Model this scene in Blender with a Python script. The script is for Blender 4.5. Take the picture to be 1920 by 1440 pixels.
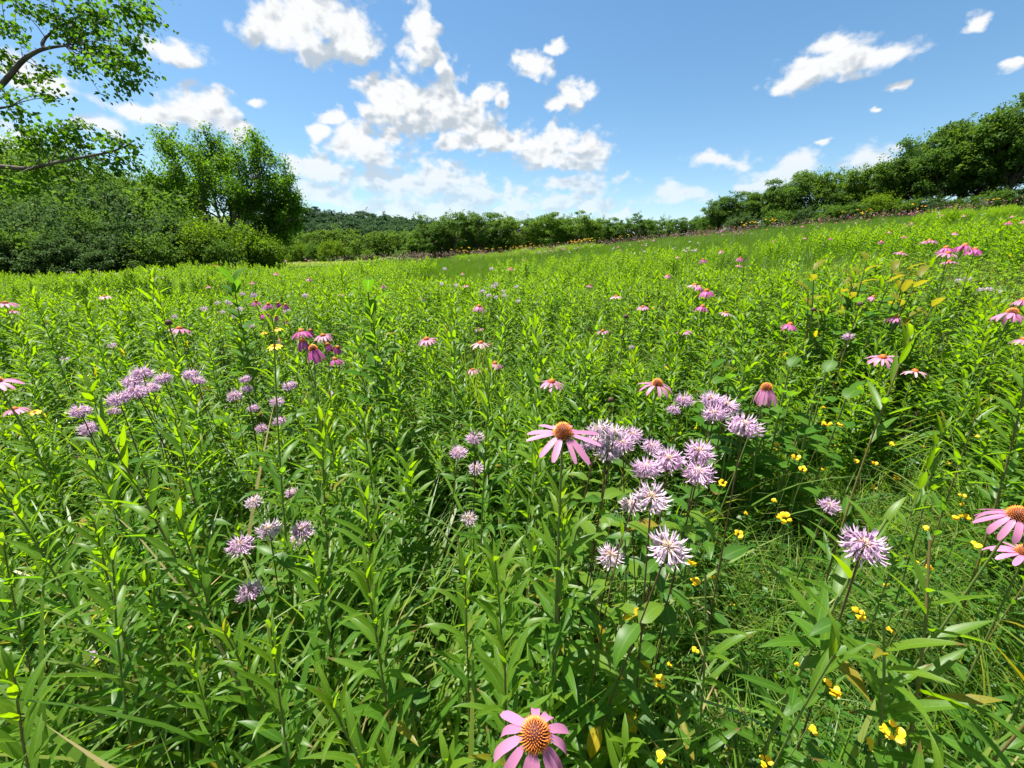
import bpy, math, random
import numpy as np
from mathutils import Matrix, Vector, Quaternion, Euler

SC = bpy.context.scene
COL = SC.collection
for o in list(bpy.data.objects):
    bpy.data.objects.remove(o)
R = math.radians
random.seed(7)
RNG = np.random.default_rng(7)

# ------------------------------------------------------------------ camera
CAMZ, PITCH, FPX = 1.5, R(17.5), 760.0
CP, SP = math.cos(PITCH), math.sin(PITCH)
cam = bpy.data.objects.new('camera', bpy.data.cameras.new('camera'))
COL.objects.link(cam)
cam.data.sensor_width = 36.0
cam.data.lens = FPX / 1920 * 36.0
cam.data.clip_start = 0.02
cam.data.clip_end = 6000
cam.location = (0, 0, CAMZ)
cam.rotation_euler = (math.pi / 2 - PITCH, 0, 0)
SC.camera = cam
SC.render.engine = 'CYCLES'
SC.cycles.max_bounces = 7
SC.cycles.diffuse_bounces = 4
SC.cycles.transmission_bounces = 5
SC.cycles.glossy_bounces = 2
SC.cycles.use_denoising = True
try:
    SC.cycles.denoiser = 'OPENIMAGEDENOISE'
except Exception:
    pass
SC.view_settings.view_transform = 'Standard'
SC.view_settings.look = 'None'
SC.view_settings.gamma = 1
SC.view_settings.use_curve_mapping = False
SC.view_settings.exposure = 1.55

SUN_EL, SUN_AZ = R(71), R(-58)          # azimuth measured from +Y towards +X


def at(px, py, z):
    """the point at depth z (metres along the camera's axis) seen at pixel px, py of the 1920 x 1440 frame"""
    u = (px - 960) / FPX
    v = (720 - py) / FPX
    return np.array([z * u, z * (CP + v * SP), CAMZ + z * (v * CP - SP)])


def proj(P):
    P = np.atleast_2d(P)
    x, y, z = P[:, 0], P[:, 1], P[:, 2] - CAMZ
    d = y * CP - z * SP
    v = (y * SP + z * CP) / np.maximum(d, 1e-4)
    return 960 + FPX * x / np.maximum(d, 1e-4), 720 - FPX * v, d


# ------------------------------------------------------------------ nodes helper
class NT:
    def __init__(s, tree):
        s.t = tree
        tree.nodes.clear()

    def n(s, typ, **kw):
        nd = s.t.nodes.new(typ)
        for k, v in kw.items():
            if k.startswith('i_'):
                key = k[2:]
                key = int(key) if key.isdigit() else key.replace('_', ' ')
                s.put(nd.inputs[key], v)
            else:
                setattr(nd, k, v)
        return nd

    def put(s, sock, v):
        if isinstance(v, bpy.types.NodeSocket):
            s.t.links.new(v, sock)
        else:
            sock.default_value = v

    def m(s, op, a, b=None, c=None, clamp=False):
        nd = s.t.nodes.new('ShaderNodeMath')
        nd.operation = op
        nd.use_clamp = clamp
        for i, x in enumerate((a, b, c)):
            if x is not None:
                s.put(nd.inputs[i], x)
        return nd.outputs[0]

    def vm(s, op, a, b=None, c=None):
        nd = s.t.nodes.new('ShaderNodeVectorMath')
        nd.operation = op
        for i, x in enumerate((a, b, c)):
            if x is not None:
                s.put(nd.inputs[i], x)
        return nd.outputs['Value'] if op in ('LENGTH', 'DOT_PRODUCT', 'DISTANCE') else nd.outputs[0]

    def mix(s, f, a, b, blend='MIX'):
        nd = s.t.nodes.new('ShaderNodeMix')
        nd.data_type = 'RGBA'
        nd.blend_type = blend
        s.put(nd.inputs[0], f)
        s.put(nd.inputs[6], a if isinstance(a, bpy.types.NodeSocket) else (*a, 1)[:4])
        s.put(nd.inputs[7], b if isinstance(b, bpy.types.NodeSocket) else (*b, 1)[:4])
        return nd.outputs[2]

    def mr(s, v, a, b, c=0.0, d=1.0, smooth=True):
        nd = s.t.nodes.new('ShaderNodeMapRange')
        nd.interpolation_type = 'SMOOTHSTEP' if smooth else 'LINEAR'
        for i, x in enumerate((v, a, b, c, d)):
            s.put(nd.inputs[i], x)
        return nd.outputs[0]

    def noise(s, vec, scale, detail=3, rough=0.5, dist=0.0):
        nd = s.t.nodes.new('ShaderNodeTexNoise')
        if vec is not None:
            s.put(nd.inputs['Vector'], vec)
        nd.inputs['Scale'].default_value = scale
        nd.inputs['Detail'].default_value = detail
        nd.inputs['Roughness'].default_value = rough
        nd.inputs['Distortion'].default_value = dist
        return nd


# ------------------------------------------------------------------ sky with clouds, sun
CLOUDS = [  # px, py, rx, ry of the puffs seen in the photograph
    (512, 48, 58, 44), (590, 32, 80, 60), (650, 62, 58, 48), (585, 92, 45, 28), (560, 60, 70, 50), (675, 90, 35, 26),
    (788, 42, 30, 48), (790, 88, 36, 42), (826, 112, 20, 36), (770, 108, 20, 26), (835, 140, 16, 22),
    (725, 190, 58, 58), (790, 195, 70, 62), (840, 185, 45, 55), (872, 222, 62, 46), (912, 248, 46, 34), (855, 262, 40, 22),
    (960, 268, 60, 26), (1010, 280, 64, 34), (1052, 270, 52, 40), (1105, 282, 46, 38), (1036, 250, 24, 22), (1080, 300, 60, 22),
    (680, 272, 80, 38), (652, 258, 36, 26), (725, 250, 26, 30), (600, 250, 30, 18), (622, 230, 34, 13), (700, 290, 66, 20),
    (1000, 124, 42, 30), (1078, 172, 38, 26), (1037, 196, 22, 15), (1038, 82, 18, 12), (912, 176, 26, 20), (948, 192, 14, 13),
    (332, 96, 58, 24), (300, 82, 34, 20), (396, 186, 50, 42), (350, 206, 66, 32), (270, 215, 56, 22), (440, 238, 30, 22), (488, 187, 24, 10),
    (600, 318, 56, 26), (820, 338, 80, 42), (760, 356, 76, 34), (690, 335, 64, 26), (884, 366, 56, 34), (965, 380, 36, 28),
    (1090, 342, 78, 24), (1040, 380, 58, 26), (600, 362, 80, 28), (840, 402, 230, 24), (1165, 401, 24, 9), (1110, 385, 50, 18),
    (1355, 300, 50, 16), (1470, 322, 74, 30), (1500, 304, 46, 24), (1418, 346, 36, 16), (1632, 302, 50, 36), (1266, 372, 64, 17), (1246, 360, 32, 17),
    (1560, 125, 105, 32), (1640, 110, 76, 22), (1490, 155, 62, 22), (1556, 92, 44, 26), (1822, 56, 24, 20), (1880, 126, 28, 11),
    (1690, 163, 24, 9), (1553, 257, 18, 7), (1643, 200, 15, 7), (20, 270, 70, 34), (60, 150, 70, 34), (180, 235, 60, 20),
]
SKYK = 0.052
w = bpy.data.worlds.new('World')
SC.world = w
w.use_nodes = True
N = NT(w.node_tree)


def azel(px, py):
    d = at(px, py, 1.0) - np.array([0, 0, CAMZ])
    d /= np.linalg.norm(d)
    return math.atan2(d[0], d[1]), math.asin(d[2])


grp = bpy.data.node_groups.new('cloud_field', 'ShaderNodeTree')
grp.interface.new_socket('P', in_out='INPUT', socket_type='NodeSocketVector')
grp.interface.new_socket('D', in_out='OUTPUT', socket_type='NodeSocketFloat')
G = NT(grp)
gi = grp.nodes.new('NodeGroupInput')
go = grp.nodes.new('NodeGroupOutput')
acc = None
for (px, py, rx, ry) in CLOUDS:
    a0, e0 = azel(px, py)
    a1, e1 = azel(px + rx, py)
    a2, e2 = azel(px, py - ry)
    ra = max(abs(a1 - a0), abs(a2 - a0), .005)
    re = max(abs(e2 - e0), .004)
    ln = G.vm('LENGTH', G.vm('MULTIPLY_ADD', gi.outputs[0], (1 / ra, 1 / re, 0), (-a0 / ra, -e0 / re, 0)))
    acc = ln if acc is None else G.m('SMOOTH_MIN', acc, ln, 0.22)
grp.links.new(acc, go.inputs[0])

tc = N.n('ShaderNodeTexCoord')
dirv = tc.outputs['Generated']
sx = N.n('ShaderNodeSeparateXYZ', i_0=dirv)
az = N.m('ARCTAN2', sx.outputs[0], sx.outputs[1])
el = N.m('ARCSINE', sx.outputs[2])
# pieces of cumulus get smaller and flatter towards the horizon: noise on az, el
P0 = N.n('ShaderNodeCombineXYZ', i_0=az, i_1=el).outputs[0]
PN = N.vm('MULTIPLY', P0, (1.0, 1.35, 1.0))
nw = N.noise(PN, 9, 5, 0.55)
warp = N.vm('MULTIPLY', N.vm('SUBTRACT', nw.outputs['Color'], (0.5, 0.5, 0.5)), (0.085, 0.06, 0))
P1 = N.vm('ADD', P0, warp)
nb = N.noise(PN, 26, 7, 0.58, 0.3).outputs['Fac']
PN2 = N.vm('ADD', PN, (-0.010, 0.016, 0))
nb2 = N.noise(PN2, 26, 7, 0.58, 0.3).outputs['Fac']
P2 = N.vm('ADD', P1, (-0.018, 0.034, 0))


def field(p):
    g = N.t.nodes.new('ShaderNodeGroup')
    g.node_tree = grp
    N.t.links.new(p, g.inputs[0])
    return g.outputs[0]


D1 = field(P1)
D2 = field(P2)
# clouds of the same kind carry on round the rest of the sky
ngen = N.noise(PN, 3.2, 6, 0.55).outputs['Fac']
aabs = N.m('ABSOLUTE', az)
out_m = N.m('MAXIMUM', N.mr(aabs, 0.92, 1.15), N.mr(el, 0.62, 0.78))
Dg = N.m('SUBTRACT', 1.75, N.m('MULTIPLY', N.m('SUBTRACT', ngen, 0.45), 9.0))
Dg = N.m('ADD', Dg, N.m('MULTIPLY', N.m('SUBTRACT', 1.0, out_m), 4.0))
D1 = N.m('MINIMUM', D1, Dg)
D2 = N.m('MINIMUM', D2, Dg)
def bulges(p):
    v = N.t.nodes.new('ShaderNodeTexVoronoi')
    v.feature = 'SMOOTH_F1'
    v.inputs['Smoothness'].default_value = .35
    v.inputs['Scale'].default_value = 30
    N.t.links.new(p, v.inputs['Vector'])
    v2 = N.t.nodes.new('ShaderNodeTexVoronoi')
    v2.feature = 'F1'
    v2.inputs['Scale'].default_value = 68
    N.t.links.new(p, v2.inputs['Vector'])
    return N.m('ADD', v.outputs['Distance'], N.m('MULTIPLY', v2.outputs['Distance'], .4))


PW = N.vm('ADD', PN, N.vm('MULTIPLY', N.vm('SUBTRACT', nw.outputs['Color'], (0.5, 0.5, 0.5)), (0.05, 0.05, 0)))
vb = bulges(PW)
vb2 = bulges(N.vm('ADD', PW, (-0.006, 0.011, 0)))
edge = N.m('ADD', D1, N.m('MULTIPLY', N.m('SUBTRACT', nb, 0.5), 1.9))
edge = N.m('ADD', edge, N.m('MULTIPLY', N.m('SUBTRACT', vb, .52), 0.75))
alpha = N.mr(edge, 1.44, 0.66)
# light from the sun side of every billow, grey towards the flat base
nc = N.noise(PN, 13, 6, 0.5, 0.2).outputs['Fac']
nc2 = N.noise(N.vm('ADD', PN, (-0.016, 0.030, 0)), 13, 6, 0.5, 0.2).outputs['Fac']
thick = N.mr(edge, 0.9, 0.1)
lit = N.m('ADD', N.m('MULTIPLY', N.m('SUBTRACT', D2, D1), 0.55), N.m('MULTIPLY', N.m('SUBTRACT', nc, nc2), 2.2))
lit = N.m('ADD', lit, N.m('MULTIPLY', N.m('SUBTRACT', nb, nb2), 0.5))
lit = N.m('ADD', lit, N.m('MULTIPLY', N.m('SUBTRACT', vb2, vb), 0.85))
shade = N.mr(N.m('SUBTRACT', lit, N.m('MULTIPLY', thick, 0.20)), -0.50, 0.24)
k = 1 / SKYK
# low cumulus sit behind more air
low = N.mr(el, 0.05, 0.26)
ctop = N.mix(low, (0.316 * k, 0.333 * k, 0.345 * k), (0.336 * k, 0.340 * k, 0.342 * k))
cbase = N.mix(low, (0.223 * k, 0.264 * k, 0.303 * k), (0.185 * k, 0.210 * k, 0.236 * k))
ccol = N.mix(shade, cbase, ctop)
alpha = N.m('MULTIPLY', alpha, N.mr(low, 0, 1, 0.62, 1.0))
sky = N.n('ShaderNodeTexSky', sky_type='NISHITA')
sky.sun_disc = False
sky.sun_elevation = SUN_EL
sky.sun_rotation = SUN_AZ
sky.air_density = 1.0
sky.dust_density = 0.35
sky.ozone_density = 2.2
clear = N.n('ShaderNodeHueSaturation', i_Hue=0.492, i_Saturation=1.16, i_Value=1.1, i_Fac=1.0, i_Color=sky.outputs[0]).outputs[0]
SKYCOL = N.mix(alpha, clear, ccol)
bg = N.n('ShaderNodeBackground', i_Color=SKYCOL, i_Strength=SKYK)
wo = N.n('ShaderNodeOutputWorld', i_Surface=bg.outputs[0])
w.cycles.sampling_method = 'MANUAL'
w.cycles.sample_map_resolution = 1024

sun = bpy.data.objects.new('sun', bpy.data.lights.new('sun', 'SUN'))
COL.objects.link(sun)
sun.data.energy = 5.0
sun.data.angle = R(0.5)
sun.data.color = (1.0, 0.955, 0.88)
sd = Vector((math.sin(SUN_AZ) * math.cos(SUN_EL), math.cos(SUN_AZ) * math.cos(SUN_EL), math.sin(SUN_EL)))
sun.rotation_euler = (-sd).to_track_quat('-Z', 'Y').to_euler()
sun.location = (0, 0, 60)

# ------------------------------------------------------------------ mesh helpers


class MB:
    """collects vertices, faces, uv, tint, young and material index into one mesh"""

    def __init__(s):
        s.V, s.F, s.UV, s.T, s.Y, s.MI, s.n = [], [], [], [], [], [], 0

    def add(s, V, F, UV=None, tint=0.0, young=0.0, mi=0):
        V = np.asarray(V, float)
        F = np.asarray(F, int)
        k = len(V)
        s.V.append(V)
        s.F.append(F + s.n)
        s.UV.append(np.full((k, 2), .5) if UV is None else np.asarray(UV, float))
        s.T.append(np.broadcast_to(np.asarray(tint, float), (k,)))
        s.Y.append(np.broadcast_to(np.asarray(young, float), (k,)))
        s.MI.append(np.full(len(F), mi))
        s.n += k

    def many(s, V, F, UV, Rm, off, tint=None, young=None, mi=0):
        """template V,F placed at every rotation/scale matrix Rm (k,3,3) and offset (k,3)"""
        k, n = len(off), len(V)
        W = np.einsum('kij,nj->kni', Rm, V) + off[:, None, :]
        FF = (F[None] + (np.arange(k) * n)[:, None, None]).reshape(-1, F.shape[1])
        t = np.repeat(tint if tint is not None else np.zeros(k), n)
        y = np.repeat(young if young is not None else np.zeros(k), n)
        s.add(W.reshape(-1, 3), FF, np.tile(UV, (k, 1)), t, y, mi)

    def mesh(s, name, mats, smooth=True):
        me = bpy.data.meshes.new(name)
        V = np.concatenate(s.V)
        me.vertices.add(len(V))
        me.vertices.foreach_set('co', V.astype(np.float32).ravel())
        idx = np.concatenate([f.ravel() for f in s.F])
        tot = np.concatenate([np.full(len(f), f.shape[1]) for f in s.F])
        start = np.concatenate([[0], np.cumsum(tot)[:-1]])
        me.loops.add(len(idx))
        me.loops.foreach_set('vertex_index', idx.astype(np.int32))
        me.polygons.add(len(tot))
        me.polygons.foreach_set('loop_start', start.astype(np.int32))
        me.polygons.foreach_set('material_index', np.concatenate(s.MI).astype(np.int32))
        me.polygons.foreach_set('use_smooth', np.full(len(tot), smooth))
        uv = me.uv_layers.new(name='UVMap')
        UV = np.concatenate(s.UV)[idx]
        uv.data.foreach_set('uv', UV.astype(np.float32).ravel())
        for nm, A in (('tint', s.T), ('young', s.Y)):
            at_ = me.attributes.new(nm, 'FLOAT', 'POINT')
            at_.data.foreach_set('value', np.concatenate(A).astype(np.float32))
        me.update(calc_edges=True)
        for m_ in (mats if isinstance(mats, (list, tuple)) else [mats]):
            me.materials.append(m_)
        return me


def obj(name, me, parent=None, loc=None, mat=None):
    o = bpy.data.objects.new(name, me)
    COL.objects.link(o)
    if parent is not None:
        o.parent = parent
    if mat is not None:
        o.matrix_local = mat
    elif loc is not None:
        o.location = loc
    return o


def tag(o, label=None, cat=None, group=None, kind=None):
    for k_, v in (('label', label), ('category', cat), ('group', group), ('kind', kind)):
        if v:
            o[k_] = v
    return o


def empty(name, loc):
    o = bpy.data.objects.new(name, None)
    o.empty_display_size = .05
    COL.objects.link(o)
    o.location = loc
    return o


def unit(v):
    v = np.asarray(v, float)
    return v / np.maximum(np.linalg.norm(v, axis=-1, keepdims=True), 1e-9)


def frames(d, up):
    """matrices whose columns are side, direction, normal for leaf axes d with faces turned towards up"""
    d = unit(d)
    sd_ = np.cross(d, up)
    bad = np.linalg.norm(sd_, axis=1) < 1e-4
    sd_[bad] = np.array([1, 0, 0])
    sd_ = unit(sd_)
    nn = np.cross(sd_, d)
    return np.stack([sd_, d, nn], axis=2)


def tube(pts, rad, sides=6, cap=True):
    pts = np.asarray(pts, float)
    rad = np.broadcast_to(np.asarray(rad, float), (len(pts),))
    d = np.gradient(pts, axis=0)
    d = unit(d)
    ref = np.array([0.31, 0.95, 0.1]) if abs(d[0][2]) > .7 else np.array([0, 0, 1.0])
    a = unit(np.cross(d, ref))
    b = np.cross(d, a)
    th = np.linspace(0, 2 * np.pi, sides, endpoint=False)
    ring = np.cos(th)[None, :, None] * a[:, None, :] + np.sin(th)[None, :, None] * b[:, None, :]
    V = (pts[:, None, :] + ring * rad[:, None, None]).reshape(-1, 3)
    F = []
    for i in range(len(pts) - 1):
        for j in range(sides):
            k2 = (j + 1) % sides
            F.append((i * sides + j, i * sides + k2, (i + 1) * sides + k2, (i + 1) * sides + j))
    UV = np.stack([np.tile(th / 6.283, len(pts)), np.repeat(np.linspace(0, 1, len(pts)), sides)], 1)
    return V, np.array(F), UV


def bez(p0, p1, p2, n):
    t = np.linspace(0, 1, n)[:, None]
    return (1 - t) ** 2 * np.asarray(p0) + 2 * t * (1 - t) * np.asarray(p1) + t * t * np.asarray(p2)


def leaf_t(rows, ratio, arch, fold, pa=.6, pb=.9, wave=0.0, blunt=0.0, twist=0.0):
    """unit-length leaf along +Y, upper face +Z: V, F, UV. ratio = half width / length"""
    v = np.linspace(0, 1, rows)
    prof = v ** pa * (1 - v) ** pb
    prof = prof / prof.max()
    prof = np.maximum(prof, 0.05)
    prof[-1] = blunt if blunt else 0.0
    th = arch * v ** 1.2
    y = np.concatenate([[0], np.cumsum(np.cos((th[1:] + th[:-1]) / 2))]) / (rows - 1)
    z = -np.concatenate([[0], np.cumsum(np.sin((th[1:] + th[:-1]) / 2))]) / (rows - 1)
    V, UV = [], []
    for i in range(rows):
        hw = ratio * prof[i]
        tw = twist * v[i]
        for c in (-1, 0, 1):
            dx = c * hw * math.cos(fold)
            dz = abs(c) * hw * math.sin(fold) + (wave * hw * math.sin(v[i] * 17 + c * 1.3) if c else 0)
            X = dx * math.cos(tw) - dz * math.sin(tw)
            Z = dx * math.sin(tw) + dz * math.cos(tw)
            V.append((X, y[i] + Z * math.sin(th[i]), z[i] + Z * math.cos(th[i])))
            UV.append(((c + 1) / 2, v[i]))
    F = []
    for i in range(rows - 1):
        for c in (0, 1):
            a = i * 3 + c
            F.append((a, a + 1, a + 4, a + 3))
    return np.array(V), np.array(F), np.array(UV)


# ------------------------------------------------------------------ materials


def leaf_mat(name, c0, c1, cy, trans=0.5, tk=1.0, gloss=0.06, rough=0.42, veins=True, cold=None):
    """thin leaf: diffuse + light coming through + a waxy skin. c0..c1 per-leaf range, cy the colour of young leaves"""
    m = bpy.data.materials.new(name)
    m.use_nodes = True
    n = NT(m.node_tree)
    oi = n.n('ShaderNodeObjectInfo')
    a = n.n('ShaderNodeAttribute', attribute_name='tint')
    yv = n.n('ShaderNodeAttribute', attribute_name='young')
    t = n.m('FRACT', n.m('ADD', a.outputs['Fac'], n.m('MULTIPLY', oi.outputs['Random'], 1.0)))
    col = n.mix(t, c0, c1)
    col = n.mix(n.m('MULTIPLY', yv.outputs['Fac'], 0.85, clamp=True), col, cy)
    if cold is not None:
        col = n.mix(n.m('GREATER_THAN', t, 0.982), col, cold)
    if veins:
        uv = n.n('ShaderNodeUVMap')
        s = n.n('ShaderNodeSeparateXYZ', i_0=uv.outputs[0])
        au = n.m('ABSOLUTE', n.m('SUBTRACT', s.outputs[0], 0.5))
        rib = n.mr(au, 0.07, 0.02)
        vein = n.m('SINE', n.m('MULTIPLY', n.m('ADD', s.outputs[1], n.m('MULTIPLY', au, -0.7)), 95))
        vein = n.mr(vein, 0.75, 1.0, 0, 0.16)
        col = n.mix(n.m('ADD', n.m('MULTIPLY', rib, 0.4), vein, clamp=True), col, [min(1, 1.7 * x + .02) for x in c1])
        tcn = n.n('ShaderNodeTexCoord')
        mot = n.noise(tcn.outputs['Object'], 60, 3, .6).outputs['Fac']
        col = n.mix(n.mr(mot, 0.35, 0.75, 0.0, 0.35), col, [x * .62 for x in c0])
        tipn = n.noise(tcn.outputs['Object'], 9, 2, .5).outputs['Fac']
        tip = n.m('MULTIPLY', n.mr(s.outputs[1], .80, .93), n.mr(n.m('FRACT', n.m('MULTIPLY', t, 7.3)), .80, .84))
        col = n.mix(tip, col, (.17, .105, .03))
        spot = n.mr(n.noise(tcn.outputs['Object'], 23, 1, .5).outputs['Fac'], .70, .73)
        col = n.mix(n.m('MULTIPLY', spot, n.mr(n.m('FRACT', n.m('MULTIPLY', t, 3.7)), .55, .6)), col, (.15, .11, .03))
    hs = n.n('ShaderNodeHueSaturation', i_Hue=0.485, i_Saturation=1.08, i_Value=1.75 * tk, i_Fac=1.0, i_Color=col)
    df = n.n('ShaderNodeBsdfDiffuse', i_Color=col)
    tr = n.n('ShaderNodeBsdfTranslucent', i_Color=hs.outputs[0])
    mx = n.n('ShaderNodeMixShader', i_0=trans, i_1=df.outputs[0], i_2=tr.outputs[0])
    gl = n.n('ShaderNodeBsdfGlossy', i_Roughness=rough, i_Color=(1, 1, 1, 1))
    lw = n.n('ShaderNodeLayerWeight', i_Blend=0.25)
    fc = n.m('ADD', n.m('MULTIPLY', lw.outputs['Fresnel'], gloss * 2.2), gloss * .35)
    mx2 = n.n('ShaderNodeMixShader', i_0=fc, i_1=mx.outputs[0], i_2=gl.outputs[0])
    n.n('ShaderNodeOutputMaterial', i_Surface=mx2.outputs[0])
    return m


def solid_mat(name, c0, c1, scale=8.0, rough=0.7, bump=0.0, spec=0.3, detail=4, stretch=None):
    m = bpy.data.materials.new(name)
    m.use_nodes = True
    n = NT(m.node_tree)
    tcn = n.n('ShaderNodeTexCoord')
    v = tcn.outputs['Object']
    if stretch:
        v = n.vm('MULTIPLY', v, stretch)
    nz = n.noise(v, scale, detail, .6)
    col = n.mix(n.mr(nz.outputs['Fac'], .3, .7), c0, c1)
    p = n.n('ShaderNodeBsdfPrincipled', i_Base_Color=col, i_Roughness=rough)
    p.inputs['Specular IOR Level'].default_value = spec
    if bump:
        b = n.n('ShaderNodeBump', i_Strength=bump, i_Distance=0.02, i_Height=nz.outputs['Fac'])
        n.t.links.new(b.outputs[0], p.inputs['Normal'])
    n.n('ShaderNodeOutputMaterial', i_Surface=p.outputs[0])
    return m


def petal_mat(name, c0, c1, trans=.4, streak=True):
    m = bpy.data.materials.new(name)
    m.use_nodes = True
    n = NT(m.node_tree)
    oi = n.n('ShaderNodeObjectInfo')
    a = n.n('ShaderNodeAttribute', attribute_name='tint')
    t = n.m('FRACT', n.m('ADD', a.outputs['Fac'], oi.outputs['Random']))
    col = n.mix(t, c0, c1)
    if streak:
        uv = n.n('ShaderNodeUVMap')
        s = n.n('ShaderNodeSeparateXYZ', i_0=uv.outputs[0])
        st = n.m('SINE', n.m('MULTIPLY', s.outputs[0], 44))
        col = n.mix(n.mr(st, -.2, 1, 0, .35), col, [c * .62 for c in c0])
        col = n.mix(n.mr(s.outputs[1], .22, .0, 0, .5), col, [c * .6 for c in c0])
    df = n.n('ShaderNodeBsdfDiffuse', i_Color=col)
    hs = n.n('ShaderNodeHueSaturation', i_Hue=0.5, i_Saturation=1.15, i_Value=1.15, i_Fac=1.0, i_Color=col)
    tr = n.n('ShaderNodeBsdfTranslucent', i_Color=hs.outputs[0])
    mx = n.n('ShaderNodeMixShader', i_0=trans, i_1=df.outputs[0], i_2=tr.outputs[0])
    gl = n.n('ShaderNodeBsdfGlossy', i_Roughness=.5)
    mx2 = n.n('ShaderNodeMixShader', i_0=.025, i_1=mx.outputs[0], i_2=gl.outputs[0])
    n.n('ShaderNodeOutputMaterial', i_Surface=mx2.outputs[0])
    return m


M = {}
M['goldenrod'] = leaf_mat('goldenrod_leaf', (.051, .138, .012), (.090, .202, .016), (.14, .235, .014), trans=.60, tk=1.12, gloss=.030, cold=(.26, .22, .02))
M['goldenrod_far'] = leaf_mat('goldenrod_leaf_small', (.050, .134, .011), (.092, .198, .015), (.135, .23, .014), trans=.58, tk=1.08, gloss=.022, veins=False)
M['herb'] = leaf_mat('herb_leaf', (.043, .125, .012), (.080, .180, .016), (.14, .23, .02), trans=.56, tk=1.12, gloss=.028, cold=(.26, .19, .02))
M['broad'] = leaf_mat('broad_leaf', (.045, .130, .013), (.078, .172, .017), (.24, .19, .02), trans=.54, tk=1.05, gloss=.014)
M['yellow_leaf'] = leaf_mat('yellowing_leaf', (.38, .28, .015), (.48, .36, .025), (.4, .3, .03), trans=.5, gloss=.03)
M['grass'] = leaf_mat('grass_blade', (.056, .145, .011), (.105, .215, .016), (.2, .23, .04), trans=.52, tk=1.15, gloss=.028, veins=False, cold=(.36, .29, .13))
M['grass_fine'] = leaf_mat('fine_grass_blade', (.040, .115, .008), (.070, .16, .010), (.11, .18, .02), trans=.52, gloss=.02, veins=False, cold=(.2, .15, .08))
M['field_grass'] = leaf_mat('field_grass_blade', (.15, .22, .022), (.2, .26, .035), (.26, .27, .07), trans=.45, gloss=.02, veins=False)
M['trefoil'] = leaf_mat('trefoil_leaf', (.026, .090, .010), (.050, .135, .014), (.06, .14, .014), trans=.45, gloss=.03, veins=False)
M['dry'] = solid_mat('dry_stalk', (.16, .10, .05), (.30, .21, .11), 20, .8)
M['seed'] = solid_mat('seed_head', (.17, .10, .095), (.27, .18, .15), 50, .9)
M['stem_green'] = solid_mat('green_stem', (.10, .16, .03), (.15, .20, .045), 30, .6)
M['stem_brown'] = solid_mat('brown_stem', (.07, .04, .025), (.13, .075, .035), 40, .6)
M['stem_gold'] = solid_mat('golden_stem', (.13, .14, .03), (.20, .14, .05), 14, .6)
M['petal_pink'] = petal_mat('pink_petal', (.48, .18, .33), (.57, .25, .41))
M['petal_deep'] = petal_mat('deep_pink_petal', (.40, .085, .27), (.52, .14, .36))
M['petal_pale'] = petal_mat('pale_pink_petal', (.54, .31, .36), (.60, .37, .43))
M['petal_yellow'] = petal_mat('yellow_petal', (.80, .50, .01), (.86, .60, .015), streak=False)
M['lilac'] = petal_mat('lilac_floret', (.56, .37, .54), (.67, .49, .63), streak=False)
M['lilac_pale'] = petal_mat('pale_lilac_floret', (.57, .45, .54), (.65, .52, .61), streak=False)
M['bract'] = solid_mat('bract', (.16, .17, .07), (.26, .22, .12), 60, .7)
M['bee_center'] = solid_mat('floret_centre', (.34, .26, .15), (.50, .34, .24), 90, .8)
M['cone_base'] = solid_mat('cone_base', (.05, .014, .010), (.12, .03, .012), 60, .7)
M['bark'] = solid_mat('bark', (.05, .042, .035), (.12, .10, .08), 5, .9, .6, stretch=(1, 1, .25))


def cone_mat():
    m = bpy.data.materials.new('cone_spike')
    m.use_nodes = True
    n = NT(m.node_tree)
    uv = n.n('ShaderNodeUVMap')
    s = n.n('ShaderNodeSeparateXYZ', i_0=uv.outputs[0])
    col = n.mix(n.mr(s.outputs[1], .0, .6), (.20, .035, .010), (.85, .25, .010))
    col = n.mix(n.mr(s.outputs[1], .85, 1.0), col, (.82, .32, .04))
    p = n.n('ShaderNodeBsdfPrincipled', i_Base_Color=col, i_Roughness=.45)
    n.n('ShaderNodeOutputMaterial', i_Surface=p.outputs[0])
    return m


M['cone_spike'] = cone_mat()
M['cone_far'] = solid_mat('orange_brown_cone', (.26, .05, .012), (.60, .17, .015), 260, .6)
M['cone_dead'] = solid_mat('withered_cone', (.04, .022, .015), (.12, .06, .035), 260, .7)

TREE_COL = {
    'oak': ((.038, .088, .015), (.074, .138, .024), .45),
    'oak_light': ((.052, .112, .014), (.088, .158, .022), .45),
    'cotton': ((.042, .112, .012), (.082, .172, .017), .56),
    'shrub_dark': ((.026, .062, .016), (.060, .108, .030), .38),
    'shrub_mid': ((.042, .100, .014), (.078, .145, .022), .45),
    'shrub_gold': ((.058, .124, .012), (.100, .172, .016), .46),
    'hill': ((.022, .052, .022), (.046, .086, .034), .38),
    'hill_light': ((.050, .108, .016), (.086, .150, .022), .44),
}
for k_, (a_, b_, t_) in TREE_COL.items():
    M['tree_' + k_] = leaf_mat(k_ + '_foliage', a_, b_, b_, trans=t_, gloss=.010, veins=False)

# ------------------------------------------------------------------ ground


def softplus(x, k):
    return np.logaddexp(0, np.asarray(x, float) / k) * k


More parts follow.
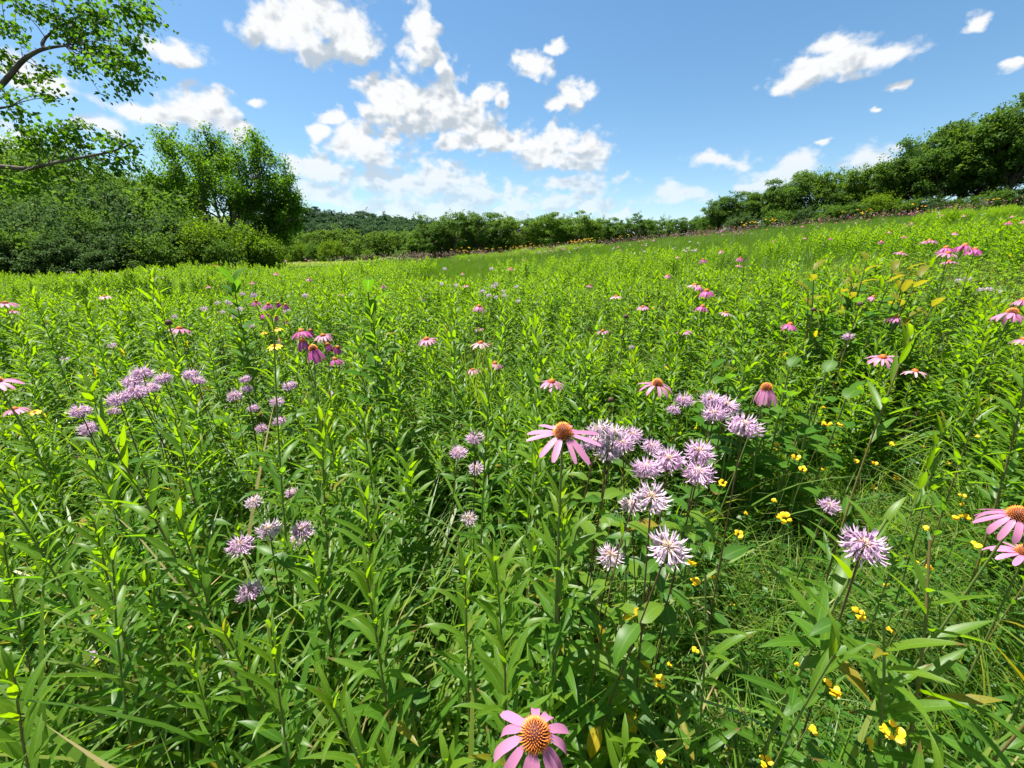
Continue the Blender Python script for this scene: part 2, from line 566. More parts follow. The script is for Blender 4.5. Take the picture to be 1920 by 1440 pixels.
def ground(x, y):
    x = np.asarray(x, float)
    y = np.asarray(y, float)
    ys = y - softplus(y - 60, 5)
    ys = np.where(ys < -20, -20, ys)
    xr = softplus(x, 1.2)
    xr = xr - softplus(xr - 50, 6)
    xl = softplus(-x, 1.2)
    xl = xl - softplus(xl - 45, 5)
    g = .022 * ys + .1 * xr - .032 * xl
    # beyond the crest the ground falls away, except in the shallow valley with the pale field
    fall = softplus(y - 64, 4) * .03 * (1 / (1 + np.exp(-(x + 12) / 7)))
    g = g - np.minimum(fall, 3.0)
    # wooded bluff far off
    g = g + 29 * np.exp(-((x + 175) / 95.) ** 2 - ((y - 300) / 75.) ** 2)
    g = g + .04 * np.sin(x * 1.3 + y * .7) * np.minimum(1, np.hypot(x, y) / 6)
    return g


def axis_grid(n, lim, fine):
    t = np.linspace(-1, 1, n)
    k3 = np.arcsinh(lim / fine)
    return np.sinh(t * k3) * fine


gx = axis_grid(171, 2500, 8)
gy = axis_grid(171, 2500, 8)
XX, YY = np.meshgrid(gx, gy)
gm = MB()
V = np.stack([XX, YY, ground(XX, YY)], 2).reshape(-1, 3)
ii = np.arange(170 * 171).reshape(170, 171)[:, :-1].ravel()
gm.add(V, np.stack([ii, ii + 1, ii + 172, ii + 171], 1), V[:, :2])
m = bpy.data.materials.new('meadow_soil')
m.use_nodes = True
n = NT(m.node_tree)
gp = n.n('ShaderNodeNewGeometry').outputs['Position']
n1 = n.noise(gp, 14, 6, .65).outputs['Fac']
n2 = n.noise(gp, .35, 4, .6).outputs['Fac']
dist = n.vm('LENGTH', gp)
col = n.mix(n.mr(n1, .35, .68), (.030, .022, .014), (.11, .085, .045))
colg = n.mix(n2, (.05, .09, .015), (.09, .14, .022))
col = n.mix(n.mr(dist, 6, 22), col, colg)
pr = n.n('ShaderNodeBsdfPrincipled', i_Base_Color=col, i_Roughness=.95)
pr.inputs['Specular IOR Level'].default_value = .1
bmp = n.n('ShaderNodeBump', i_Strength=.8, i_Distance=.03, i_Height=n1)
n.t.links.new(bmp.outputs[0], pr.inputs['Normal'])
n.n('ShaderNodeOutputMaterial', i_Surface=pr.outputs[0])
tag(obj('ground', gm.mesh('ground', m)), kind='structure')

# ------------------------------------------------------------------ trees
LEAF4 = (np.array([[0, 0, 0], [.34, .5, .10], [0, 1, -.05], [-.34, .5, .10]]), np.array([[0, 1, 2, 3]]), np.array([[.5, 0], [1, .5], [.5, 1], [0, .5]]))


def rand_dirs(rng, k):
    return unit(rng.normal(size=(k, 3)))


def scatter_leaves(mb, rng, pos, outward, size, spread=.9, droop=.25, aspect=1.0):
    k = len(pos)
    d = unit(outward * .7 + rand_dirs(rng, k) * spread + np.array([0, 0, -droop]))
    upv = unit(rand_dirs(rng, k) * .8 + outward * .5 + np.array([0, 0, .9]))
    Rm = frames(d, upv) * (size * rng.uniform(.65, 1.3, k))[:, None, None]
    Rm[:, :, 0] *= aspect
    mb.many(LEAF4[0], LEAF4[1], LEAF4[2], Rm, pos, tint=np.clip(rng.normal(.5, .2, k), 0, .999))


def lump_crown(rng, H, base, Rx, nl, nleaf, size, top=1.0, squash=.8, flat=.55, shoots=4.5):
    """crown of uneven leaf masses; returns crown MB and lump centres"""
    mb = MB()
    cs, rs = [], []
    for i in range(nl):
        t = (i + .5) / nl
        ph = i * 2.39996 + rng.uniform(-.5, .5)
        hz = base + (H - base) * (.12 + .78 * t ** .9)
        rr = Rx * math.sqrt(max(.04, 1 - (abs((hz - base) / (H - base) - flat + .15) / .78) ** 2)) * rng.uniform(.45, .85)
        cs.append((rr * math.cos(ph), rr * math.sin(ph), hz * rng.uniform(.84, 1.10)))
        rs.append(Rx * rng.uniform(.15, .46))
    cs, rs = np.array(cs), np.array(rs)
    wgt = rs ** 2 / (rs ** 2).sum()
    which = rng.choice(nl, nleaf, p=wgt)
    d = rand_dirs(rng, nleaf)
    d[:, 2] = np.where(d[:, 2] < -.3, -d[:, 2] * .6, d[:, 2])
    # twiggy sub-clumps inside each mass
    sub = rng.normal(size=(nl, 9, 3))
    sub = unit(sub)
    s = sub[which, rng.integers(0, 9, nleaf)]
    d = unit(d * .42 + s * .9)
    r = rs[which] * (.45 + .6 * rng.uniform(0, 1, nleaf) ** .6)
    pos = cs[which] + d * r[:, None] * np.array([1, 1, squash])
    keep = pos[:, 2] > .05 * H
    scatter_leaves(mb, rng, pos[keep], d[keep], size)
    # leafy shoots that break the outline
    nsp = int(nl * shoots)
    wi = rng.integers(0, nl, nsp)
    sdv = rand_dirs(rng, nsp)
    sdv[:, 2] = np.abs(sdv[:, 2]) * 1.1 - .15
    sdv = unit(sdv)
    k3 = max(8, int(nleaf * .085 * shoots / nsp))
    ln = Rx * rng.uniform(.12, .36, nsp)
    for j in range(nsp):
        t = rng.uniform(0, 1, k3)
        p0 = cs[wi[j]] + sdv[j] * rs[wi[j]] * .8
        pp = p0 + (sdv[j] + np.array([0, 0, .25]) * t[:, None]) * (t * ln[j])[:, None] + rng.normal(size=(k3, 3)) * ln[j] * .16
        scatter_leaves(mb, rng, pp, np.tile(sdv[j], (k3, 1)), size * .9)
    return mb, cs, rs


def trunk_mb(rng, cs, h0, r0, base):
    mb = MB()
    top = np.array([rng.uniform(-.1, .1) * h0, rng.uniform(-.1, .1) * h0, h0])
    p = bez((0, 0, -.3), (rng.uniform(-.1, .1) * h0, rng.uniform(-.08, .08) * h0, h0 * .5), top, 7)
    mb.add(*tube(p, np.linspace(r0 * 1.25, r0 * .5, 7), 8))
    for c in cs:
        a = p[rng.integers(2, 7)]
        mid = a * .5 + c * .5 + np.array([0, 0, .12 * np.linalg.norm(c - a)])
        mb.add(*tube(bez(a, mid, c, 6), np.linspace(r0 * .38, r0 * .06, 6), 5))
    return mb


PROTO = {}


def proto_tree(key, seed, H, base, Rx, nl, nleaf, size, mat, r0=.22, th=.55, squash=.8, flat=.55, shoots=4.5):
    rng = np.random.default_rng(seed)
    mb, cs, rs = lump_crown(rng, H, base, Rx, nl, nleaf, size, squash=squash, flat=flat, shoots=shoots)
    top = float(np.percentile(np.concatenate(mb.V)[:, 2], 98.3))
    PROTO[key] = (mb.mesh('crown', M[mat]), trunk_mb(rng, cs, H * th, r0, base).mesh('trunk', M['bark']), top)


def put_tree(key, name, x, y, h, rz, label, cat, group, sx=1.0, part=('crown', 'trunk')):
    cm, tm, H = PROTO[key]
    o = empty(name, (x, y, float(ground(x, y))))
    o.rotation_euler.z = rz
    s = h / H
    o.scale = (s * sx, s * sx, s)
    obj(part[0], cm, o)
    obj(part[1], tm, o)
    return tag(o, label, cat, group)


for i in range(5):
    proto_tree('oak%d' % i, 100 + i, 9, 1.4, 4.6, 24, 15000, .25, 'tree_oak', .24, shoots=1.0)
    proto_tree('lite%d' % i, 120 + i, 9, 2.4, 4.4, 22, 11000, .25, 'tree_oak_light', .2, shoots=1.4)
for i in range(3):
    proto_tree('hill%d' % i, 140 + i, 11, 1.5, 5.4, 24, 4200, .66, 'tree_hill', .26, shoots=1.2)
    proto_tree('hilb%d' % i, 150 + i, 9, .6, 4.6, 26, 6500, .38, 'tree_hill_light', .22, shoots=1.8)
for i in range(3):
    proto_tree('shd%d' % i, 160 + i, 4, .1, 2.9, 30, 9000, .20, 'tree_shrub_dark', .07, .55, flat=.35)
    proto_tree('shm%d' % i, 170 + i, 4, .1, 2.8, 28, 7000, .21, 'tree_shrub_mid', .07, .4, flat=.35)
    proto_tree('shg%d' % i, 180 + i, 3, .1, 2.4, 36, 7000, .16, 'tree_shrub_gold', .05, .4, flat=.35)
    proto_tree('tall%d' % i, 190 + i, 12, 2.0, 4.4, 36, 10000, .3, 'tree_shrub_mid', .22)

ORD = ['first', 'second', 'third', 'fourth', 'fifth', 'sixth', 'seventh', 'eighth', 'ninth', 'tenth', 'eleventh', 'twelfth', 'thirteenth', 'fourteenth',
       'fifteenth', 'sixteenth', 'seventeenth', 'eighteenth', 'nineteenth', 'twentieth']
TENS = {20: 'twenty', 30: 'thirty', 40: 'forty', 50: 'fifty', 60: 'sixty', 70: 'seventy', 80: 'eighty', 90: 'ninety'}


def ordinal(i):
    if i < 20:
        return ORD[i]
    a, b = divmod(i + 1, 10)
    if a * 10 not in TENS:
        return 'hundred-and-' + ordinal(i - 100)
    return TENS[a * 10][:-1] + 'ieth' if b == 0 else TENS[a * 10] + '-' + ORD[b - 1]


def ground_at(px, z, y_guess=470):
    """x, y of the point at forward distance z under picture column px"""
    u = (px - 960) / FPX / (CP + (720 - y_guess) / FPX * SP)
    return u * z, z


def top_h(px, py, dist):
    """height above the ground of a thing at forward distance dist whose top shows at px, py"""
    v = (720 - py) / FPX
    f = CP + v * SP
    zc = CAMZ + dist * (v * CP - SP) / f
    x = (px - 960) / FPX / f * dist
    return x, zc - float(ground(x, dist))


rngT = np.random.default_rng(3)


def tree_row(items, name, cat, group, what, where):
    """items: (px, py_top, distance, proto, widen[, look])"""
    items = sorted(items, key=lambda a: a[0])
    for i, it in enumerate(items):
        px, py, dist, key, sx = it[:5]
        look = it[5] if len(it) > 5 else what
        x, h = top_h(px, py, dist)
        if key[:2] in ('oa', 'li', 'ta'):
            h *= 1.07
        put_tree(key, name, x, dist, max(h, .8), rngT.uniform(0, 6.28), f'{look}, {ordinal(i)} from the left {where}', cat, group, sx)


# the ridge of oaks running up to the right
tree_row([
    (1352, 380, 63, 'oak4', 1.2), (1380, 368, 62, 'oak0', 1.25), (1418, 372, 64, 'oak3', 1.3), (1450, 360, 60, 'oak1', 1.15), (1488, 342, 57, 'oak2', 1.05), (1535, 328, 56, 'lite1', .95), (1572, 350, 54, 'oak3', .9), (1600, 338, 58, 'oak0', .95), (1636, 324, 52, 'lite0', 1.0),
    (1672, 322, 56, 'oak4', .85), (1705, 296, 50, 'oak1', .95), (1748, 292, 50, 'lite2', .95), (1790, 252, 47, 'oak3', .95), (1836, 246, 47, 'oak2', .9), (1882, 212, 45, 'lite3', .9), (1938, 204, 43, 'oak4', .9),
    (2010, 180, 44, 'oak4', 1), (2090, 170, 43, 'oak1', 1)], 'oak_tree', 'oak tree', 'oaks climbing the right ridge', 'dark rounded oak', 'in the wood climbing the right ridge')
tree_row([
    (1395, 404, 54, 'shd2', 1.3), (1462, 396, 51, 'shm0', 1.3), (1515, 394, 50, 'shd0', 1.4), (1568, 386, 48, 'shm1', 1.3), (1614, 384, 47, 'shd1', 1.4), (1652, 366, 46, 'shg1', .9, 'yellow-green bush'), (1700, 376, 45, 'shm2', 1.3), (1748, 372, 44, 'shd2', 1.3), (1866, 360, 41, 'shm0', 1.3), (1800, 374, 43, 'shm1', 1.3), (1930, 352, 40, 'shd1', 1.3)],
    'bush', 'bush', 'bushes below the right ridge wood', 'leafy green bush', 'along the foot of the right ridge wood')
# the row closing the meadow in the middle
tree_row([
    (818, 414, 96, 'oak0', 1.15), (855, 412, 93, 'oak1', 1.15), (896, 408, 92, 'oak2', 1.2), (936, 412, 95, 'oak3', 1.15), (972, 418, 90, 'lite0', 1.15), (1008, 412, 92, 'lite1', 1.15), (1045, 409, 88, 'lite2', 1.15),
    (1085, 402, 86, 'lite3', 1.25), (1125, 416, 90, 'lite4', 1.15), (1163, 414, 88, 'oak4', 1.2), (1200, 409, 86, 'oak0', 1.25), (1235, 414, 88, 'oak1', 1.2), (1268, 416, 84, 'oak3', 1.25), (1300, 411, 84, 'oak2', 1.25), (1334, 406, 80, 'oak4', 1.25),
    (835, 424, 104, 'lite1', 1.2, 'paler oak'), (915, 420, 105, 'lite3', 1.2, 'paler oak'), (1065, 418, 102, 'oak2', 1.3, 'darker oak'), (1145, 422, 102, 'oak0', 1.3, 'darker oak'), (1218, 418, 102, 'lite2', 1.3, 'paler oak'), (1318, 420, 96, 'oak1', 1.3, 'darker oak')],
    'oak_tree', 'oak tree', 'oaks closing the meadow', 'round-crowned oak', 'in the row closing the middle of the meadow')
tree_row([(800 + 36 * i + (i * 37 % 17), 436 + (i * 53 % 9), 104 + (i % 3) * 3, ('shm%d', 'shd%d', 'hilb%d')[i % 3] % (i % 3), 1.5) for i in range(16)],
         'bush', 'bush', 'bushes under the central oaks', 'low dark bush', 'under the oaks closing the middle of the meadow')
# valley trees left of the middle
tree_row([
    (515, 422, 120, 'hilb0', 1.0), (560, 440, 118, 'hilb1', 1.1), (598, 434, 112, 'hilb2', 1.1), (640, 430, 115, 'hilb0', 1.15), (683, 442, 108, 'hilb1', 1.1), (715, 436, 112, 'hilb2', 1.1), (752, 434, 118, 'hilb0', 1.1), (788, 440, 110, 'hilb1', 1.0),
    (540, 424, 140, 'hill0', 1.1, 'darker tree'), (615, 424, 145, 'hill1', 1.1, 'darker tree'), (660, 420, 150, 'hill2', 1.1, 'darker tree'), (745, 425, 150, 'hill0', 1.1, 'darker tree')],
    'valley_tree', 'tree', 'trees in the valley', 'mid green broad tree', 'in the valley below the wooded bluff')
tree_row([(562, 457, 96, 'shg0', .9), (588, 460, 95, 'shm1', .8), (622, 452, 92, 'shg1', .9), (690, 470, 92, 'shg2', .9), (655, 472, 94, 'shm0', .8), (530, 462, 94, 'shm2', .9)],
         'bush', 'bush', 'pale bushes at the field edge', 'pale green bush', 'at the edge of the pale mown field')
# far wooded bluff: single crowns
hx = []
for row, (dist, n_, y0, y1) in enumerate(((215, 16, 414, 434), (245, 16, 402, 428), (275, 16, 392, 423), (300, 14, 384, 419))):
    for i in range(n_):
        px = 440 + (i + rngT.uniform(-.3, .3)) * 415 / n_
        t = max(0.0, (px - 440) / 415)
        py = y0 + (y1 - y0) * t ** 1.3 + rngT.uniform(-4, 4)
        hx.append((px, py, dist, 'hill%d' % rngT.integers(0, 3), 1.0))
ROWN = {215: 'in the lowest tier of the far bluff', 245: 'in the second tier of the far bluff', 275: 'in the third tier of the far bluff', 300: 'along the skyline of the far bluff'}
for dist, where in ROWN.items():
    for i, (px, py, _d, key, sx) in enumerate(sorted(a for a in hx if a[2] == dist)):
        x, h = top_h(px, py, dist)
        put_tree(key, 'bluff_tree', x, dist, max(9, min(h, 19)), rngT.uniform(0, 6), f'dark rounded tree, {ordinal(i)} from the left {where}', 'tree', 'trees on the far bluff', 1.25)

# dark trees and shrubs along the left edge of the meadow
tree_row([
    (-60, 270, 56, 'tall0', 1.0), (15, 283, 54, 'tall1', 1.0), (75, 300, 52, 'tall2', .9), (130, 308, 50, 'tall0', .9), (185, 335, 56, 'tall1', .9), (235, 345, 66, 'lite1', 1.0, 'hazy grey-green tree'), (275, 350, 60, 'tall2', .9), (315, 360, 62, 'lite2', 1.0),
    (-130, 260, 52, 'tall2', 1)],
    'broadleaf_tree', 'tree', 'trees behind the left shrubs', 'tall dark broadleaf tree', 'behind the left hedge')
tree_row([
    (-70, 395, 27, 'shd0', 1.1), (2, 402, 26, 'shd1', .9), (42, 432, 25, 'shm1', .8, 'mid green shrub'), (72, 376, 30, 'shd2', .85), (122, 412, 27, 'shd0', .9), (160, 398, 28, 'shm0', .7, 'mid green shrub'), (190, 364, 31, 'shd1', .8), (228, 412, 28, 'shd2', .9), (262, 384, 33, 'shm0', .8, 'grey-green shrub'), (300, 415, 30, 'shd0', 1.0), (100, 446, 24.5, 'shd1', 1.0), (205, 450, 26, 'shd0', 1.0), (275, 440, 27, 'shm2', .9, 'mid green shrub'), (20, 455, 24, 'shd2', 1.0), (345, 425, 33, 'shm1', .9, 'grey-green shrub'),
    (160, 352, 36, 'shm2', 1.0, 'bright leafy shrub'), (60, 368, 36, 'shm0', 1.0, 'bright leafy shrub'), (255, 362, 37, 'shm1', 1, 'bright leafy shrub')],
    'shrub', 'shrub', 'shrubs of the left hedge', 'dark dense shrub', 'in the hedge edging the meadow')
tree_row([(352, 412, 31, 'shg0', .8), (385, 428, 30, 'shg1', .8), (430, 422, 32, 'shg2', .9), (468, 440, 33, 'shg0', .8), (496, 452, 34, 'shg1', .8), (405, 450, 29, 'shm2', .8, 'green low shrub')],
         'sumac_shrub', 'shrub', 'yellow-green shrubs under the cottonwood', 'yellow-green feathery shrub', 'below the cottonwood')


# cottonwood: open crown on upswept limbs, leaning to one side
def cottonwood(name, seed, x, y, H, label):
    rng = np.random.default_rng(seed)
    wood, crown = MB(), MB()
    LP, LD = [], []
    rx_ = np.random.default_rng(seed + 1000)

    def grow(p, d, L, r, lv):
        n_ = 5
        pts = [p]
        dd = d.copy()
        for i in range(n_):
            dd = unit(dd + rng.normal(size=3) * .13 + np.array([.02, 0, .05 if lv < 2 else -.01]))
            pts.append(pts[-1] + dd * L / n_)
        e = (pts[-1] - np.array([.5, 0, .56 * H])) / np.array([.60, .5, .50]) / H
        if lv >= 2 and np.linalg.norm(e) > 1:
            pts = [pts[0] + (q - pts[0]) * .45 for q in pts]
        pts = np.array(pts)
        wood.add(*tube(pts, np.linspace(r, r * .45, n_ + 1), 6 if lv < 2 else 4))
        if lv >= 3:
            k = 120
            tt = rng.uniform(.1, 1.1, k)
            b = pts[0] + (pts[-1] - pts[0]) * tt[:, None] + rng.normal(size=(k, 3)) * .30
            LP.append(b)
            LD.append(np.tile(dd, (k, 1)))
            k2 = 70
            tt = rx_.uniform(-.2, 1.1, k2)
            LP.append(pts[0] + (pts[-1] - pts[0]) * tt[:, None] + rx_.normal(size=(k2, 3)) * .42)
            LD.append(np.tile(dd, (k2, 1)))
            return
        nb_ = (7, 6, 5)[lv]
        for j in range(nb_):
            t = .30 + .7 * (j + rng.uniform(0, .9)) / nb_
            q = pts[0] + (pts[-1] - pts[0]) * 0
            f = t * n_
            i0 = min(int(f), n_ - 1)
            q = pts[i0] + (pts[i0 + 1] - pts[i0]) * (f - i0)
            side = rand_dirs(rng, 1)[0]
            side = unit(side - dd * np.dot(side, dd))
            ang = rng.uniform(.45, .95)
            nd = unit(dd * math.cos(ang) + side * math.sin(ang) + np.array([0, 0, .22]))
            grow(q, nd, L * (.62, .55, .5)[lv] * rng.uniform(.75, 1.15), r * .5, lv + 1)

    # trunk that forks low into upswept limbs
    base = np.array([0, 0, -.3])
    fork = np.array([.3, 0, 2.2])
    wood.add(*tube(bez(base, (.1, 0, 1), fork, 6), np.linspace(.55, .42, 6), 9))
    for (dx, dy, dz, L, r) in ((-.5, .1, 1, .60, .22), (-.3, -.3, 1, .62, .2), (-.12, .25, 1, .66, .22), (.08, -.1, 1, .64, .2), (.3, .3, 1, .58, .2), (.55, -.1, .9, .56, .2), (1.1, .1, .55, .62, .18), (-.85, .0, .62, .52, .16), (.72, .4, .8, .46, .16)):
        grow(fork, unit(np.array([dx, dy, dz])), L * H, r, 1)
    LP, LD = np.concatenate(LP), np.concatenate(LD)
    scatter_leaves(crown, rng, LP, unit(LD + rng.normal(size=LD.shape) * .3), .26, droop=.5)
    o = empty(name, (x, y, float(ground(x, y))))
    obj('crown', crown.mesh('crown', M['tree_cotton']), o)
    obj('trunk', wood.mesh('trunk', M['bark']), o)
    top = LP[:, 2].max()
    s = H / top
    o.scale = (s * .93, s, s)
    return tag(o, label, 'tree')


xc, hc = top_h(374, 212, 48)
cottonwood('cottonwood_tree', 21, xc, 48, hc, 'tall open-crowned cottonwood leaning over the yellow-green shrubs')


# the near cottonwood whose boughs hang into the picture from the left
def near_cottonwood():
    rng = np.random.default_rng(5)
    wood, crown = MB(), MB()
    tx, ty = -13.5, 7.2
    gz = float(ground(tx, ty))
    org = np.array([tx, ty, gz])
    trunk = bez((0, 0, -.3), (.3, .1, 4), (1.0, .6, 9.5), 9)
    wood.add(*tube(trunk, np.linspace(.34, .12, 9), 10))
    Z = 8.0

    def limb(pix, r0, r1, start):
        pts = [np.asarray(start, float)] + [at(px, py, z) - org for px, py, z in pix]
        pts = np.array(pts)
        # smooth
        t = np.linspace(0, len(pts) - 1, len(pts) * 4)
        q = np.stack([np.interp(t, np.arange(len(pts)), pts[:, i]) for i in range(3)], 1)
        for _ in range(3):
            q[1:-1] = .25 * q[:-2] + .5 * q[1:-1] + .25 * q[2:]
        wood.add(*tube(q, np.linspace(r0, r1, len(q)), 8))
        return q

    l1 = limb([(-140, 262, Z), (-20, 180, Z), (12, 150, Z), (42, 112, Z), (72, 94, Z), (100, 88, Z), (122, 86, Z)], .068, .018, trunk[4])
    l1b = limb([(78, 84, Z), (85, 70, Z + .1), (110, 50, Z + .2), (150, 30, Z + .3)], .035, .01, l1[-8])
    l2 = limb([(-120, 320, Z), (-10, 310, Z), (50, 318, Z), (90, 308, Z), (150, 296, Z - .2), (210, 285, Z - .3), (245, 270, Z - .3)], .055, .012, trunk[3])
    l3 = limb([(-120, -20, Z), (0, -5, Z + .5), (60, -4, Z + .6), (110, -30, Z + .6)], .06, .006, trunk[5])
    l4 = limb([(-120, 240, Z - .5), (-20, 205, Z - .5), (20, 200, Z - .4)], .06, .015, trunk[4])
    limbs = [l1, l1b, l2, l3, l4]
    sprays = [  # px, py, rx, ry, leaves
        (140, 45, 55, 35, 330), (185, 30, 50, 32, 330), (235, 20, 50, 30, 300), (275, 35, 32, 30, 160), (150, 75, 40, 28, 230), (195, 95, 50, 30, 280), (245, 80, 45, 30, 220), (215, 125, 40, 20, 160),
        (255, 125, 32, 22, 130), (235, 150, 34, 14, 110), (150, 115, 30, 22, 120), (190, 178, 10, 6, 14), (225, 172, 14, 10, 30),
        (105, 20, 26, 18, 70), (40, 20, 35, 22, 120), (10, 45, 26, 22, 90), (30, 62, 26, 16, 60), (12, 95, 22, 18, 60), (40, 88, 16, 10, 30), (75, 130, 26, 12, 55), (60, 150, 26, 14, 60), (95, 150, 20, 10, 35),
        (85, 178, 26, 12, 55), (110, 185, 14, 8, 20), (20, 178, 26, 14, 70), (18, 205, 28, 16, 90), (45, 212, 12, 8, 20), (15, 130, 18, 10, 30),
        (60, 248, 36, 18, 120), (95, 235, 40, 16, 130), (140, 238, 36, 14, 110), (75, 275, 40, 18, 130), (120, 270, 40, 18, 130), (160, 265, 36, 16, 100), (205, 260, 32, 14, 90), (238, 268, 24, 12, 55), (230, 300, 28, 12, 60),
        (190, 300, 36, 12, 70), (140, 295, 34, 12, 70), (215, 318, 20, 8, 25), (60, 320, 40, 18, 130), (20, 345, 40, 20, 160), (-60, 60, 90, 90, 500), (-90, 250, 90, 70, 400), (-120, -80, 140, 100, 600), (60, -60, 120, 40, 420), (220, -40, 90, 30, 260)]
    up_limbs = np.concatenate([l1, l1b, l3, l4])
    for (px, py, rx, ry, k) in sprays:
        z = Z + rng.uniform(-.5, .5)
        c = at(px, py, z) - org
        s = z / FPX
        ap = l2 if py > 215 and px > -50 else up_limbs
        a = ap[np.argmin(np.linalg.norm(ap - c, axis=1))]
        wood.add(*tube(bez(a, (a + c) / 2 + np.array([0, 0, .12]), c, 5), np.linspace(.010, .004, 5), 4))
        ntw = max(2, k // 22)
        for j in range(ntw):
            dv = rng.normal(size=3)
            dv = unit(dv) * np.array([rx, (rx + ry) / 2, ry]) * s * rng.uniform(.5, 1.1)
            e = c + dv
            tw = bez(c + dv * .1, c + dv * .5 + np.array([0, 0, .05]), e + np.array([0, 0, -.05]), 4)
            wood.add(*tube(tw, np.linspace(.006, .0025, 4), 3))
            kk = int(k / ntw * .95)
            t = rng.uniform(.15, 1.05, kk)[:, None]
            pos = c + dv * t + rng.normal(size=(kk, 3)) * np.array([.09, .11, .075])
            scatter_leaves(crown, rng, pos, unit(np.tile(dv, (kk, 1))),   .086, spread=1.0, droop=.8, aspect=1.3)
    o = empty('cottonwood_tree', (tx, ty, gz))
    obj('trunk', wood.mesh('trunk', M['bark']), o)
    obj('crown', crown.mesh('crown', M['tree_cotton']), o)
    tag(o, 'near cottonwood reaching in with dark boughs against the sky, upper left corner', 'tree')


near_cottonwood()

# ------------------------------------------------------------------ plant shapes
LEAF_G = [leaf_t(7, .080, a, f, .62, 1.0, wv) for a, f, wv in ((.35, .35, .05), (.7, .25, .08), (1.1, .3, .08), (.15, .45, .04))]
LEAF_GF = [leaf_t(4, .112, a, .3, .62, 1.0) for a in (.5, 1.0)]
LEAF_GFF = leaf_t(3, .14, .6, .25, .6, .9)
LEAF_H = [leaf_t(7, .20, a, .3, .5, 1.15, .10) for a in (.4, .8, 1.2)]
LEAF_HF = leaf_t(4, .23, .8, .25, .5, 1.1)
LEAF_B = [leaf_t(8, .20, a, .28, .55, .55, .06) for a in (.35, .7, .9)]
LEAF_R = [leaf_t(8, .38, a, .2, .5, .5, .06) for a in (.35, .8)]


def leafm(L, name, mat, young=0.0):
    mb = MB()
    mb.add(*L, young=young)
    return mb.mesh(name, mat)


LM_G = [[leafm(L, 'leaf', M['goldenrod'], y) for L in LEAF_G] for y in (0, .5, 1.0)]
LM_H = [leafm(L, 'leaf', M['herb']) for L in LEAF_H]
LM_HY = [leafm(L, 'leaf', M['herb'], .9) for L in LEAF_H]
LM_Y = [leafm(L, 'leaf', M['yellow_leaf']) for L in LEAF_H]
LM_B = [leafm(L, 'leaf', M['broad']) for L in LEAF_B]
LM_BY = [leafm(L, 'leaf', M['broad'], .9) for L in LEAF_B]
LM_R = [leafm(L, 'leaf', M['broad']) for L in LEAF_R]


def goldenrod_layout(rng, H, nleaf, Lmid, lean=.06, bare=.12):
    """stem points and leaf frames for one shoot"""
    ph = rng.uniform(0, 6.28)
    bend = rng.uniform(.3, 1) * lean * H
    tip = np.array([math.cos(ph) * bend, math.sin(ph) * bend, H])
    st = bez((0, 0, -.02), (-tip[0] * .2, -tip[1] * .2, H * .55), tip, 9)
    out = []
    a = rng.uniform(0, 6.28)
    for i in range(nleaf):
        t = i / (nleaf - 1)
        h = bare + (1 - bare) * (t ** .72)
        f = h * 8
        i0 = min(int(f), 7)
        p = st[i0] + (st[i0 + 1] - st[i0]) * (f - i0)
        a += 2.39996 + rng.uniform(-.35, .35)
        el_ = np.interp(h, (0, .5, .85, 1), (.05, .55, .85, 1.3)) + rng.uniform(-.2, .2)
        L = Lmid * np.interp(h, (0, .3, .7, .92, 1), (.7, 1.0, 1.05, .85, .5)) * rng.uniform(.8, 1.15)
        d = np.array([math.cos(a) * math.cos(el_), math.sin(a) * math.cos(el_), math.sin(el_)])
        upv = np.array([rng.uniform(-.25, .25), rng.uniform(-.25, .25), 1.0])
        if el_ > .9:
            upv = np.array([-math.cos(a), -math.sin(a), .25])
        yg = float(np.clip((h - .62) / .36, 0, 1)) * rng.uniform(.5, 1)
        out.append((p, d, upv, L, yg, int(rng.integers(0, 4))))
    return st, out


def shoot_mesh(rng, H, nleaf, Lmid, tmpl, mb, off=np.zeros(3), stem=True, lean=.06, bare=.12, mi_stem=1):
    st, lv = goldenrod_layout(rng, H, nleaf, Lmid, lean, bare)
    if stem:
        mb.add(*tube(st[::2] + off, np.linspace(.0030, .0014, 5), 4), mi=mi_stem)
    pos = np.array([l[0] for l in lv]) + off
    d = np.array([l[1] for l in lv])
    up = np.array([l[2] for l in lv])
    Ls = np.array([l[3] for l in lv])
    Rm = frames(d, up) * Ls[:, None, None]
    yg = np.array([l[4] for l in lv])
    T = tmpl if isinstance(tmpl, list) else [tmpl]
    pick = rng.integers(0, len(T), len(lv))
    for j, t_ in enumerate(T):
        s_ = pick == j
        if s_.any():
            mb.many(*t_, Rm[s_], pos[s_], tint=rng.uniform(.1, .9, s_.sum()), young=yg[s_])
    return st


